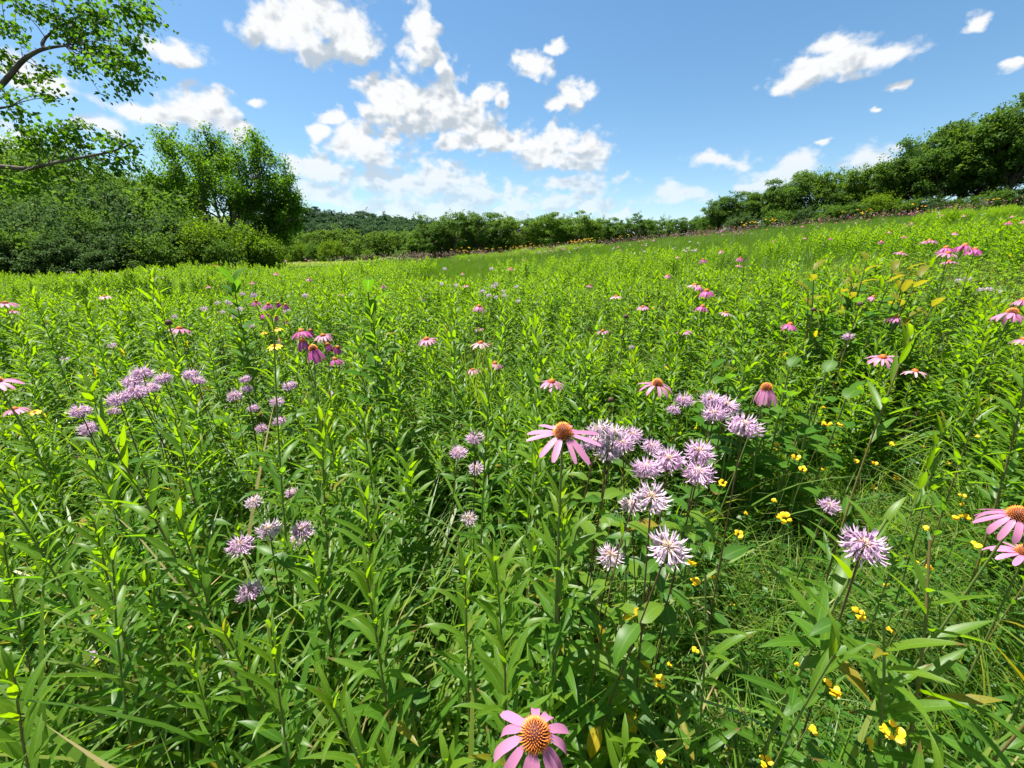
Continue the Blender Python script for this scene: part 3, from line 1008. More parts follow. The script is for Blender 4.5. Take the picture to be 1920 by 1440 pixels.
def blades(mb, rng, n_, Lr, wr, spread, tilt, bend, rows=5, off=np.zeros(3), young=None, mi=0):
    v = np.linspace(0, 1, rows)
    for i in range(n_):
        L = rng.uniform(*Lr)
        wd = rng.uniform(*wr)
        a = rng.uniform(0, 6.28)
        th = rng.uniform(*tilt) + rng.uniform(*bend) * v ** 1.5
        dr = np.concatenate([[0], np.cumsum(np.sin((th[1:] + th[:-1]) / 2))]) * L / (rows - 1)
        dz = np.concatenate([[0], np.cumsum(np.cos((th[1:] + th[:-1]) / 2))]) * L / (rows - 1)
        r0 = spread * math.sqrt(rng.uniform(0, 1))
        a0 = rng.uniform(0, 6.28)
        b = np.array([r0 * math.cos(a0), r0 * math.sin(a0), -.02]) + off
        c = b + np.stack([dr * math.cos(a), dr * math.sin(a), dz], 1)
        tw = a + math.pi / 2 + rng.uniform(-.7, .7)
        s_ = np.array([math.cos(tw), math.sin(tw), 0])
        pw = wd * .5 * np.minimum(1, (1 - v) * 2.2) ** .8
        V = np.empty((rows * 2, 3))
        V[0::2] = c - s_ * pw[:, None]
        V[1::2] = c + s_ * pw[:, None]
        F = [(2 * j, 2 * j + 1, 2 * j + 3, 2 * j + 2) for j in range(rows - 1)]
        UV = np.stack([np.tile([0, 1], rows), np.repeat(v, 2)], 1)
        mb.add(V, F, UV, tint=rng.uniform(0, .95), young=(rng.uniform(0, 1) ** 3 if young is None else young), mi=mi)


def herb_mesh(rng, mb, H, npair, L, tmpl, off=np.zeros(3), mi=0, mi_stem=1, branch=2):
    """opposite-leaved herb"""
    tips = []
    for b in range(branch + 1):
        a = rng.uniform(0, 6.28)
        sp = 0 if b == 0 else .25
        tip = np.array([math.cos(a) * sp * H * rng.uniform(.5, 1), math.sin(a) * sp * H * rng.uniform(.5, 1), H * rng.uniform(.75, 1)])
        st = bez((0, 0, -.02), tip * np.array([.2, .2, .5]), tip, 5) + off
        mb.add(*tube(st, np.linspace(.0025, .0012, 5), 4), mi=mi_stem)
        pos, d, up, Ls, yg = [], [], [], [], []
        ph = rng.uniform(0, 3)
        for k_ in range(npair):
            t = .2 + .8 * k_ / max(1, npair - 1)
            p = st[0] + (st[-1] - st[0]) * t
            ph += math.pi / 2 + rng.uniform(-.3, .3)
            for s_ in (0, math.pi):
                e = rng.uniform(.0, .5) + .4 * (t > .9)
                an = ph + s_ + rng.uniform(-.2, .2)
                d.append((math.cos(an) * math.cos(e), math.sin(an) * math.cos(e), math.sin(e)))
                pos.append(p)
                up.append((rng.uniform(-.3, .3), rng.uniform(-.3, .3), 1))
                Ls.append(L * rng.uniform(.7, 1.15) * (1 - .35 * (t > .9)))
                yg.append(.55 if t > .85 else 0)
        Rm = frames(np.array(d), np.array(up)) * np.array(Ls)[:, None, None]
        mb.many(*tmpl, Rm, np.array(pos), tint=rng.uniform(.1, .9, len(pos)), young=np.array(yg), mi=mi)


# ------------------------------------------------------------------ flowers listed from the photograph: px, py, width in px
CONE = [  # cluster: drooping group left of the middle
    ('a', 480, 566, 17, 1), ('a', 503, 571, 18, 1), ('a', 521, 569, 15, 2), ('a', 535, 572, 16, 2), ('a', 495, 589, 18, 1), ('a', 517, 594, 16, 2), ('a', 525, 639, 18, 2), ('a', 565, 622, 32, 1), ('a', 582, 620, 19, 2),
    ('a', 567, 640, 32, 2), ('a', 588, 656, 42, 2), ('a', 614, 646, 22, 2), ('a', 633, 652, 22, 2), ('a', 628, 674, 25, 1), ('a', 606, 630, 28, 0), ('a', 537, 602, 13, 1),
    ('b', -6, 717, 50, 0), ('b', 10, 569, 24, 0), ('b', 24, 584, 14, 0), ('b', 196, 556, 16, 0), ('b', 316, 606, 16, 3), ('b', 336, 617, 30, 0), ('b', 28, 768, 30, 0),
    ('c', 580, 523, 11, 1), ('c', 638, 552, 11, 0), ('c', 719, 536, 10, 1), ('c', 790, 560, 11, 0), ('c', 872, 536, 12, 0), ('c', 898, 575, 22, 1), ('c', 898, 617, 15, 0), ('c', 643, 656, 14, 0),
    ('d', 800, 637, 30, 0), ('d', 901, 644, 28, 0), ('d', 928, 682, 27, 1), ('d', 887, 694, 22, 0), ('d', 1034, 717, 38, 0),
    ('e', 1055, 815, 98, 1), ('e', 1232, 722, 52, 0), ('e', 1437, 730, 52, 2), ('e', 1003, 1382, 152, 1),
    ('f', 1105, 536, 11, 0), ('f', 1155, 556, 18, 0), ('f', 1205, 576, 18, 0), ('f', 1130, 621, 19, 0), ('f', 1253, 516, 13, 1), ('f', 1173, 594, 12, 3), ('f', 1145, 750, 14, 3), ('f', 1283, 621, 22, 0),
    ('g', 1303, 535, 21, 0), ('g', 1325, 546, 25, 1), ('g', 1317, 575, 22, 1), ('g', 1360, 587, 18, 0), ('g', 1319, 487, 14, 1), ('g', 1388, 484, 13, 1), ('g', 1386, 498, 11, 0), ('g', 1481, 609, 28, 1), ('g', 1312, 538, 18, 1),
    ('h', 1638, 557, 20, 1), ('h', 1679, 596, 28, 1), ('h', 1655, 671, 36, 0), ('h', 1525, 581, 12, 3), ('h', 1612, 571, 13, 3), ('h', 1715, 697, 30, 0),
    ('i', 1774, 465, 23, 1), ('i', 1777, 476, 27, 0), ('i', 1809, 461, 27, 1), ('i', 1828, 468, 24, 1), ('i', 1780, 491, 19, 0), ('i', 1742, 452, 20, 0), ('i', 1690, 474, 16, 0),
    ('j', 1897, 588, 44, 1), ('j', 1917, 564, 26, 1), ('j', 1920, 637, 28, 1), ('j', 1908, 970, 90, 1), ('j', 1922, 1040, 76, 0),
]
CONE_WHERE = {
    'a': 'in the drooping group left of the middle', 'b': 'along the left edge', 'c': 'of the tiny ones before the cottonwood', 'd': 'beside the dark grass tuft in the middle',
    'e': 'of the large ones around the lilac clump', 'f': 'of the small ones below the central oaks', 'g': 'of those straggling below the right oak wood', 'h': 'around the big broad-leaved plant',
    'i': 'in the cluster high up the slope', 'j': 'at the right border'}
BEE = [
    ('k', 267, 700, 42), ('k', 248, 716, 36), ('k', 306, 710, 37), ('k', 282, 726, 34), ('k', 256, 734, 44), ('k', 222, 748, 46), ('k', 150, 771, 42), ('k', 212, 770, 27), ('k', 166, 803, 34), ('k', 357, 702, 34), ('k', 371, 713, 32),
    ('l', 210, 647, 19), ('l', 122, 674, 18), ('l', 460, 711, 26), ('l', 463, 729, 26), ('l', 440, 742, 30), ('l', 543, 723, 27), ('l', 519, 753, 29), ('l', 490, 803, 23), ('l', 475, 765, 24), ('l', 524, 789, 27), ('l', 620, 739, 20), ('l', 416, 763, 14),
    ('m', 383, 579, 16), ('m', 408, 568, 14), ('m', 430, 567, 18), ('m', 450, 579, 16), ('m', 440, 593, 16), ('m', 470, 610, 15), ('m', 455, 551, 14), ('m', 476, 554, 16), ('m', 572, 554, 15), ('m', 491, 581, 13), ('m', 535, 584, 11), ('m', 418, 585, 12), ('m', 327, 593, 14),
    ('n', 475, 941, 36), ('n', 548, 923, 28), ('n', 505, 993, 48), ('n', 450, 1022, 50), ('n', 566, 995, 44), ('n', 554, 1016, 36), ('n', 468, 1108, 50), ('n', 173, 1238, 48),
    ('o', 890, 821, 40), ('o', 860, 848, 35), ('o', 893, 878, 36), ('o', 880, 972, 36), ('o', 860, 983, 24), ('o', 817, 1022, 26),
    ('p', 1125, 806, 58), ('p', 1152, 812, 58), ('p', 1168, 832, 50), ('p', 1140, 846, 58), ('p', 1186, 816, 44), ('p', 1098, 836, 30), ('p', 1115, 828, 44),
    ('p', 1222, 838, 42), ('p', 1213, 878, 64), ('p', 1255, 862, 62), ('p', 1183, 945, 52), ('p', 1222, 934, 74), ('p', 1145, 1042, 58), ('p', 1253, 1028, 80), ('p', 1312, 847, 62), ('p', 1309, 886, 64),
    ('q', 1283, 750, 38), ('q', 1264, 768, 28), ('q', 1335, 750, 48), ('q', 1362, 760, 48), ('q', 1340, 776, 50), ('q', 1395, 798, 64),
    ('r', 834, 504, 11), ('r', 921, 504, 12), ('r', 925, 537, 14), ('r', 944, 546, 12), ('r', 930, 532, 12), ('r', 917, 554, 14), ('r', 930, 557, 12), ('r', 945, 554, 13), ('r', 968, 538, 12), ('r', 972, 565, 13), ('r', 905, 546, 13), ('r', 855, 535, 12), ('r', 828, 532, 12),
    ('r', 1184, 651, 15),
    ('s', 1590, 631, 22), ('s', 1372, 679, 15), ('s', 1798, 526, 15), ('s', 1815, 523, 15), ('s', 1808, 531, 13), ('s', 1838, 543, 15), ('s', 1854, 542, 15), ('s', 1872, 546, 14),
    ('t', 1620, 1022, 84), ('t', 1556, 948, 40),
]
BEE_WHERE = {
    'k': 'in the clump left of the tall goldenrod', 'l': 'scattered around the tall goldenrod', 'm': 'of the small ones behind the tall goldenrod', 'n': 'of the low ones near the grassy front', 'o': 'of those between the goldenrods in the middle',
    'p': 'in the big lilac clump', 'q': 'behind the big lilac clump', 'r': 'of the tiny ones in the middle distance', 's': 'of the pale ones scattered up the slope', 't': 'among the yellow trefoil'}
TREF = [(1550, 796, 17), (1576, 795, 16), (1548, 764, 13), (1540, 817, 12), (1460, 832, 16), (1456, 841, 11), (1493, 846, 12), (1492, 858, 17), (1505, 881, 14), (1545, 881, 11), (1680, 835, 18), (1625, 846, 13), (1605, 866, 12), (1640, 869, 12), (1680, 896, 11),
        (1403, 964, 15), (1355, 906, 15), (1451, 939, 13), (1634, 914, 13), (1804, 930, 13), (1805, 949, 13), (1827, 817, 13), (1472, 972, 24), (1384, 1003, 17), (1445, 1009, 11), (1472, 1034, 11), (1782, 968, 22), (1808, 970, 19), (1732, 992, 17), (1825, 1024, 28), (1749, 1066, 26),
        (1815, 1084, 13), (1675, 1181, 18), (1706, 1176, 14), (1610, 1152, 26), (1490, 1242, 18), (1305, 1224, 19), (1560, 1293, 34), (1522, 1374, 26), (1672, 1370, 36), (1595, 1334, 18), (1623, 1394, 27), (1436, 1428, 26), (1370, 1134, 14), (1413, 1127, 13), (1295, 1052, 22),
        (1303, 1092, 22), (1335, 1082, 14), (1353, 1102, 13), (1330, 1312, 15), (1237, 1278, 29), (1232, 1422, 32), (1256, 1242, 17), (1196, 1102, 13), (847, 1322, 12), (1130, 1075, 12)]
YEL = [(515, 650, 26), (520, 617, 18), (495, 623, 13), (65, 773, 18), (133, 973, 15)]

TREF_KEY = len(TREF)
_tr = np.random.default_rng(61)
for _ in range(44):
    _px, _py = _tr.uniform(1290, 1890), _tr.uniform(790, 1400)
    TREF.append((int(_px), int(_py), int(np.interp(_py, (790, 1400), (9, 17)) * _tr.uniform(.85, 1.15))))
CONE_W, BEE_W, TREF_W, YEL_W = .082, .062, .026, .05
PROT = []
for (_c, px, py, wd, kind) in CONE:
    PROT.append((px, py, wd, CONE_W * FPX / wd if kind < 3 else .035 * FPX / wd))
for (_c, px, py, wd) in BEE:
    PROT.append((px, py, wd, BEE_W * FPX / wd))
for (px, py, wd) in YEL:
    PROT.append((px, py, wd, YEL_W * FPX / wd))
for i, (px, py, wd) in enumerate(TREF):
    PROT.append((px, py, wd + (30 if i < TREF_KEY else 3), TREF_W * FPX / wd))
PROT = np.array(PROT)


def fit_heights(x, y, h, halfw=.05, hmin=.25, slack=.25):
    """lower plants that would stand in front of a listed flower; returns (heights, keep)"""
    x, y, h = map(lambda a: np.asarray(a, float), (x, y, h))
    g = ground(x, y)
    best = np.zeros(len(x))
    done = np.zeros(len(x), bool)
    for f in (1, .9, .8, .7, .6, .5, .4, .32):
        hh = h * f
        px, py, d = proj(np.stack([x, y, g + hh], 1))
        hw = halfw * FPX / np.maximum(d, .05)
        hit = np.zeros(len(x), bool)
        for (fx, fy, fw, fz) in PROT:
            hit |= (d < fz + .03) & (np.abs(px - fx) < hw + fw * .5) & (py < fy + fw * slack)
        ok = ~hit & ~done & (hh >= hmin)
        best[ok] = hh[ok]
        done |= ok
    return best, done


def hides(Pw, lim=2.2):
    """True where one of the points of a leaf (k, m, 3) would stand before a listed bloom"""
    k_, m_ = Pw.shape[:2]
    px, py, d = proj(Pw.reshape(-1, 3))
    hit = np.zeros(k_ * m_, bool)
    for (fx, fy, fw, fz) in PROT:
        if fz < lim:
            rr = min(fw * .42, 26) + 4
            hit |= (d < fz - .01) & (np.abs(px - fx) < rr) & (np.abs(py - fy) < rr)
    return hit.reshape(k_, m_).any(1)


# ------------------------------------------------------------------ goldenrod shoots: things
GR = []      # x, y, h, big
TALL = [(415, 618, .86, 1.0), (1692, 636, .95, 1.25), (1015, 622, 1.25, 1.0), (826, 590, 1.5, 1.0), (250, 512, 2.4, 1.0), (75, 548, 2.4, 1.0), (1545, 985, .62, 1.35), (1365, 1060, .64, 1.0), (1050, 955, .66, 1.1),
        (945, 965, .72, 1.0), (668, 930, .74, 1.0), (755, 1245, .50, .9), (1685, 1290, .50, 1.1), (1830, 1150, .55, 1.2), (130, 985, .75, 1.0), (330, 770, .8, 1.0), (560, 800, .9, 1.0), (880, 690, 1.1, 1.0), (600, 720, 1.2, 1.0),
        (1095, 640, 1.5, .9), (1100, 590, 2.0, .9), (1185, 530, 3.0, .9), (655, 505, 2.6, .9), (710, 590, 1.6, 1.0), (310, 560, 2.0, .9), (170, 575, 2.0, .9), (1420, 570, 2.2, .9), (1590, 470, 3.2, .9), (1250, 480, 4.5, .9), (1040, 495, 4.2, .9),
        (970, 500, 4.0, .9), (1890, 1110, .5, 1.3), (1740, 870, .9, 1.0), (1850, 760, 1.0, 1.0), (1790, 800, .95, .9), (1500, 1110, .6, .9), (215, 840, .9, .9), (60, 1110, .62, 1.0), (700, 780, 1.0, .9), (480, 1230, .56, .9), (1105, 1010, .7, .9), (850, 1050, .66, .9)]
for (px, py, z, s) in TALL:
    p = at(px, py, z)
    h = p[2] - float(ground(p[0], p[1]))
    GR.append((p[0], p[1], h, s, True))
cand = []
rg = np.random.default_rng(11)
tries = 0
pts = [(a[0], a[1]) for a in GR]
while len(cand) < 420 and tries < 20000:
    tries += 1
    y = .28 + 3.0 * rg.uniform(0, 1) ** .75
    x = rg.uniform(-1, 1) * (1.33 * y + .30)
    md = .085 + .035 * y
    if any((x - a) ** 2 + (y - b) ** 2 < md * md for a, b in pts):
        continue
    # gaps: the trefoil hollow and the grassy front
    if .22 < x < 1.5 and .2 < y < 1.5 and rg.uniform() < .93:
        continue
    if -1.3 < x < -.22 and y < .8 and rg.uniform() < .82:
        continue
    pts.append((x, y))
    cand.append((x, y, rg.uniform(.72, 1.12)))
cx, cy, ch = map(np.array, zip(*cand))
# stay out of the lens
ch = np.where((np.hypot(cx, cy) < .45), np.minimum(ch, .95), ch)
hh, ok = fit_heights(cx, cy, ch, .05, .35)
for x, y, h, k_ in zip(cx, cy, hh, ok):
    if k_:
        GR.append((x, y, h, float(rg.uniform(.8, 1.05)), False))
GR_pd = proj(np.array([(x, y, float(ground(x, y)) + h) for x, y, h, s, t in GR]))
order = np.argsort(GR_pd[2])
GR = [GR[i] for i in order][:300]

NEAR_Z = 1.25
GPROTO = []
for i in range(8):
    rng = np.random.default_rng(300 + i)
    H = 1.0
    st, lv = goldenrod_layout(rng, H, 50 + 2 * (i % 3), .108, lean=.10, bare=.14)
    smb = MB()
    smb.add(*tube(st, np.linspace(.0036, .0016, 9), 6))
    stem_me = smb.mesh('stem', M['stem_gold' if i % 2 else 'stem_green'])
    fr = []
    for (p, d, up, L, yg, vi) in lv:
        Rm = frames(d[None], up[None])[0] * L
        Rm[:, 0] *= rng.uniform(.85, 1.15)
        mat = Matrix([[*Rm[0], p[0]], [*Rm[1], p[1]], [*Rm[2], p[2]], [0, 0, 0, 1]])
        fr.append((LM_G[2 if yg > .66 else 1 if yg > .25 else 0][vi], mat))
    # the same shoot with its leaves joined, for the ones farther off
    fmb = MB()
    rng2 = np.random.default_rng(400 + i)
    st2, lv2 = goldenrod_layout(rng2, H, 48, .115, lean=.10, bare=.14)
    pos = np.array([l[0] for l in lv2])
    Rm = frames(np.array([l[1] for l in lv2]), np.array([l[2] for l in lv2])) * np.array([l[3] for l in lv2])[:, None, None]
    fmb.many(*leaf_t(5, .09, .6, .32, .62, 1.0), Rm, pos, tint=rng2.uniform(.1, .9, len(pos)), young=np.array([l[4] for l in lv2]))
    smb2 = MB()
    smb2.add(*tube(st2, np.linspace(.0036, .0016, 9), 5))
    GPROTO.append((stem_me, fr, smb2.mesh('stem', M['stem_gold' if i % 2 else 'stem_green']), fmb.mesh('leaves', M['goldenrod'])))

rg = np.random.default_rng(12)
gr_items = []
for i, (x, y, h, s, tall) in enumerate(GR):
    g = float(ground(x, y))
    px, py, d = (float(a[0]) for a in proj(np.array([[x, y, g + h]])))
    o = empty('goldenrod_plant', (x, y, g))
    kx = h * (.75 if h > 1.15 else .9) * s
    o.scale = (kx, kx, h)
    o.rotation_euler = (rg.uniform(-.04, .04), rg.uniform(-.04, .04), rg.uniform(0, 6.28))
    gi_ = int(rg.integers(0, 8))
    stem_me, fr, stem2, fol = GPROTO[gi_]
    if d < NEAR_Z:
        obj('stem', stem_me, o)
        Wm = Matrix.LocRotScale(o.location, o.rotation_euler, o.scale)
        P3 = np.array([[Wm @ (mt @ Vector((0, t, -.25 * t * t))) for t in (.25, .5, .75, 1)] for me, mt in fr])
        for (me, mt), hid in zip(fr, hides(P3)):
            if not hid:
                obj('leaf', me, o, mat=mt)
    else:
        obj('stem', stem2, o)
        tag(obj('foliage', fol, o), kind='stuff')
    gr_items.append((o, px, py, d, tall))
gr_items.sort(key=lambda a: a[3])
for k0 in range(0, len(gr_items), 30):
    nm = f'in the {ordinal(k0 // 30)} rank back' if k0 else 'in the front rank'
    for i, it in enumerate(sorted(gr_items[k0:k0 + 30], key=lambda a: a[1])):
        tag(it[0], ('tall leafy goldenrod stalk' if it[4] else 'leafy goldenrod stalk') + f', {ordinal(i)} from the left {nm}', 'goldenrod', 'goldenrod stalks in the meadow')


# ------------------------------------------------------------------ coneflowers
def cone_near():
    mb = MB()
    n_ = 14
    hgt, rad = .0195, .0145
    th = np.linspace(0, math.pi / 2, 7)
    prof = [(rad * max(0, math.cos(t)) ** .75, hgt * math.sin(t)) for t in th]
    V, F = [], []
    for r_, z_ in prof:
        for j in range(n_):
            V.append((r_ * math.cos(j / n_ * 6.2832), r_ * math.sin(j / n_ * 6.2832), z_))
    for i in range(6):
        for j in range(n_):
            F.append((i * n_ + j, i * n_ + (j + 1) % n_, (i + 1) * n_ + (j + 1) % n_, (i + 1) * n_ + j))
    mb.add(V, F)
    # spikes set in spirals
    K = 250
    i = np.arange(K) + .5
    zf = i / K
    ph = i * 2.39996
    tt = np.arccos(1 - zf * 1.0)
    r_ = rad * np.sin(tt) ** .8
    z_ = hgt * np.cos(tt)
    base = np.stack([r_ * np.cos(ph), r_ * np.sin(ph), z_], 1)
    nrm = unit(np.stack([np.cos(ph) * np.sin(tt), np.sin(ph) * np.sin(tt), np.cos(tt) + .15], 1))
    Vs = np.array([[.35, 0, 0], [-.18, 0, .31], [-.18, 0, -.31], [0, 1.0, 0]]) * np.array([.0019, .0058, .0019])
    Fs = np.array([[0, 1, 3], [1, 2, 3], [2, 0, 3]])
    UVs = np.array([[0, 0], [.5, 0], [1, 0], [.5, 1]])
    mb.many(Vs, Fs, UVs, frames(nrm, rand_dirs(np.random.default_rng(2), K)), base, mi=1)
    return mb.mesh('cone', [M['cone_base'], M['cone_spike']])


def cone_small(mat):
    mb = MB()
    n_ = 9
    V, F = [], []
    th = np.linspace(-.35, math.pi / 2, 6)
    for t in th:
        for j in range(n_):
            a = j / n_ * 6.2832
            w_ = 1 + .07 * math.sin(5 * a + 9 * t)
            V.append((.0150 * w_ * math.cos(t) * math.cos(a), .0150 * w_ * math.cos(t) * math.sin(a), .0165 * math.sin(t)))
    for i in range(5):
        for j in range(n_):
            F.append((i * n_ + j, i * n_ + (j + 1) % n_, (i + 1) * n_ + (j + 1) % n_, (i + 1) * n_ + j))
    mb.add(V, F)
    return mb.mesh('cone', mat)


CONE_NEAR = cone_near()
CONE_FAR = cone_small(M['cone_far'])
CONE_DEAD = cone_small(M['cone_dead'])
PETAL_T = [leaf_t(7, .115, a, .18, .35, .28, .05, blunt=.42) for a in (.25, .6, .95)]
PETAL_ME = {c: [leafm(t, 'petal', M['petal_' + c]) for t in PETAL_T] for c in ('pink', 'deep', 'pale')}


def petal_frames(rng, n_, droop, L=.049, jit=.16, r0=.0115):
    out = []
    for j in range(n_):
        a = j / n_ * 6.2832 + rng.uniform(-.12, .12)
        e = droop + rng.uniform(-jit, jit)
        d = np.array([math.cos(a) * math.cos(e), math.sin(a) * math.cos(e), -math.sin(e)])
        p = np.array([r0 * math.cos(a), r0 * math.sin(a), .002])
        up = np.array([math.sin(e) * math.cos(a), math.sin(e) * math.sin(a), math.cos(e)])
        out.append((p, d, up, L * rng.uniform(.86, 1.1)))
    return out


PETALS_JOINED = {}
for dk, (dr, arch_i) in enumerate(((.12, 1), (.6, 1), (1.15, 0))):
    for c in ('pink', 'deep', 'pale'):
        for v in range(2):
            rng = np.random.default_rng(500 + dk * 10 + v)
            mb = MB()
            fr = petal_frames(rng, 13 - 2 * v, dr)
            Rm = np.array([frames(f[1][None], f[2][None])[0] * f[3] for f in fr])
            mb.many(*leaf_t(4, .15, (.25, .6, .95)[arch_i], .15, .35, .28, 0, blunt=.45), Rm, np.array([f[0] for f in fr]), tint=rng.uniform(0, 1, len(fr)))
            PETALS_JOINED[(dk, c, v)] = mb.mesh('petals', M['petal_' + c])

STEM_U = {}
for nm in ('green', 'brown', 'gold'):
    for v in range(3):
        mb = MB()
        p = bez((0, 0, 0), (.03 - .03 * v, .02 * (v - 1), .5), (0, 0, 1), 7)
        mb.add(*tube(p, np.linspace(1, .8, 7) * 1.0, 6))
        # tube radius is set per plant by scaling x,y, so build the unit stem with a unit radius ring
        V, F, UV = tube(np.stack([0 * p[:, 0], 0 * p[:, 1], p[:, 2]], 1), np.linspace(1, .8, 7), 6)
        mb = MB()
        mb.add(V, F, UV)
        STEM_U[(nm, v)] = mb.mesh('stem', M['stem_' + nm])


def stem_obj(parent, base, head, r, mat, rng):
    """stem from base to head (both in the thing's own space)"""
    base, head = Vector(base), Vector(head)
    d = head - base
    q = d.to_track_quat('Z', 'Y')
    mt = Matrix.Translation(base) @ q.to_matrix().to_4x4() @ Matrix.Diagonal((r, r, d.length, 1))
    return obj('stem', STEM_U[(mat, int(rng.integers(0, 3)))], parent, mat=mt)


def mat_from(p, d, up, L, wx=1.0):
    Rm = frames(np.asarray(d, float)[None], np.asarray(up, float)[None])[0] * L
    Rm[:, 0] *= wx
    return Matrix([[*Rm[0], p[0]], [*Rm[1], p[1]], [*Rm[2], p[2]], [0, 0, 0, 1]])


def axis_matrix(p, axis, spin, s=1.0):
    q = Vector(axis).to_track_quat('Z', 'Y')
    return Matrix.Translation(Vector(p)) @ q.to_matrix().to_4x4() @ Matrix.Rotation(spin, 4, 'Z') @ Matrix.Scale(s, 4)


def flower_base(rng, head, lean=.12):
    h = head[2] - float(ground(head[0], head[1]))
    for _ in range(2):
        bx = head[0] + rng.uniform(-lean, lean) * h
        by = head[1] + rng.uniform(.0, lean) * h
    bz = float(ground(bx, by))
    return np.array([bx, by, bz])


def add_leaves(o, rng, base, head, n_, L, meshes, lo_=.25, hi_=.8, pair=False, up_el=(.1, .7), name='leaf'):
    a = rng.uniform(0, 6.28)
    d0 = head - base
    for i in range(n_):
        t = lo_ + (hi_ - lo_) * (i + rng.uniform(0, .6)) / n_
        p = d0 * t
        a += 1.57 if pair else 2.4
        for s_ in ((0, math.pi) if pair else (0,)):
            e = rng.uniform(*up_el)
            an = a + s_
            d = (math.cos(an) * math.cos(e), math.sin(an) * math.cos(e), math.sin(e))
            mt = mat_from(p, d, (rng.uniform(-.2, .2), rng.uniform(-.2, .2), 1), L * rng.uniform(.75, 1.15))
            me = meshes[int(rng.integers(0, len(meshes)))]
            P3 = np.array([[o.location + mt @ Vector((0, t, -.25 * t * t)) for t in (.3, .65, 1)]])
            if not hides(P3)[0]:
                obj(name, me, o, mat=mt)


CONE_LOOK = {0: 'flat pink coneflower', 1: 'sloping-petalled pink coneflower', 2: 'drooping deep pink coneflower', 3: 'withered brown coneflower'}
rg = np.random.default_rng(31)
cone_items = []
for (cl, px, py, wd, kind) in CONE:
    z = CONE_W * FPX / wd if kind < 3 else .035 * FPX / wd
    head = at(px, py, z)
    base = flower_base(rg, head)
    o = empty('coneflower', base)
    rel = head - base
    big = wd >= 50
    ax = np.array([rg.uniform(-.2, .2), rg.uniform(-.22, .1), 1.0])
    if big and px < 1000 or wd > 140:
        ax = np.array([.02, -.16, 1.0])
    if wd == 98:
        ax = np.array([.05, -.22, 1.0])
    ax = unit(ax)
    s = 1.0 if kind < 3 else .9
    stem_obj(o, (0, 0, -.02), rel - ax * .002, .0024 if wd > 40 else .0026, 'green' if kind < 3 else 'brown', rg)
    spin = rg.uniform(0, 6.28)
    hm = axis_matrix(rel, ax, spin, s)
    hc = axis_matrix(rel, ax, spin, s * (.88 if wd >= 40 else 1))
    obj('cone', CONE_NEAR if wd >= 40 and kind < 3 else CONE_DEAD if kind == 3 else CONE_FAR, o, mat=hc)
    if kind < 3:
        c = 'deep' if (kind == 2 and wd < 50) or (kind == 1 and cl in 'agi') else 'pale' if kind == 0 and rg.uniform() < .4 and wd < 45 else 'pink'
        if wd == 98:
            c = 'pink'
        if wd >= 26:
            npet = 14 if wd not in (52,) or kind == 2 else 9
            dr = {0: .15, 1: .5, 2: 1.0}[kind]
            if wd == 98:
                npet, dr = 12, .22
            if wd == 152:
                npet, dr = 13, .62
            for (p, d, up, L) in petal_frames(rg, npet, dr, jit=.22 if wd > 90 else .14):
                obj('petal', PETAL_ME[c][0 if wd == 98 else int(rg.integers(0, 3 if kind < 2 else 2))], o, mat=hm @ mat_from(p, d, up, L, rg.uniform(.85, 1.15)))
        else:
            obj('petals', PETALS_JOINED[(kind, c, int(rg.integers(0, 2)))], o, mat=hm)
    if wd >= 18:
        add_leaves(o, rg, base, head, 4 if wd > 40 else 2, .11, LM_H, .15, .6, up_el=(-.1, .5))
    cone_items.append((o, cl, px, CONE_LOOK[kind]))
for cl, where in CONE_WHERE.items():
    for i, it in enumerate(sorted([c for c in cone_items if c[1] == cl], key=lambda a: a[2])):
        tag(it[0], f'{it[3]}, {ordinal(i)} from the left {where}', 'coneflower', 'coneflowers in the meadow')


# ------------------------------------------------------------------ bee balm
def bee_mesh(seed, nfl, rows=6, mat='lilac', sides=3, flat=.0):
    rng = np.random.default_rng(seed)
    mb = MB()
    for i in range(nfl):
        t = (i + .5) / nfl
        ph = i * 2.39996 + rng.uniform(-.2, .2)
        e0 = np.interp(t, (0, .3, 1), (1.15, .5, -.12)) + rng.uniform(-.25, .25)   # start elevation
        L = rng.uniform(.023, .033)
        r0 = .0085 * math.sqrt(t)
        p = np.array([r0 * math.cos(ph), r0 * math.sin(ph), .004 * (1 - t)])
        pts = [p]
        e = e0
        # tube that rises, then two lips: a narrow upright hood and a drooping lower lip
        nseg = 4
        for k_ in range(nseg):
            e -= rng.uniform(.02, .30)
            pts.append(pts[-1] + np.array([math.cos(ph) * math.cos(e), math.sin(ph) * math.cos(e), math.sin(e)]) * L * .62 / nseg)
        V, F, UV = tube(np.array(pts), np.linspace(.0006, .0014, nseg + 1), sides)
        tn = rng.uniform(0, 1)
        mb.add(V, F, UV, tint=tn)
        tip = pts[-1]
        for lip, (de, ll, ww, cv) in enumerate(((.4, .42, .0011, .7), (-.6, .62, .0022, -1.7))):
            ee = e + de
            q = [tip]
            for k_ in range(3):
                ee += cv * rng.uniform(.2, .45)
                q.append(q[-1] + np.array([math.cos(ph) * math.cos(ee), math.sin(ph) * math.cos(ee), math.sin(ee)]) * L * ll / 3)
            q = np.array(q)
            sdv = np.array([-math.sin(ph), math.cos(ph), 0])
            wv = np.array([.8, 1, .9, .25]) * ww
            V = np.concatenate([q - sdv * wv[:, None], q + sdv * wv[:, None]])
            mb.add(V, [(k_, k_ + 1, k_ + 5, k_ + 4) for k_ in range(3)], np.stack([np.repeat([0, 1], 4), np.tile(np.linspace(.4, 1, 4), 2)], 1), tint=tn)
    return mb.mesh('florets', M[mat])


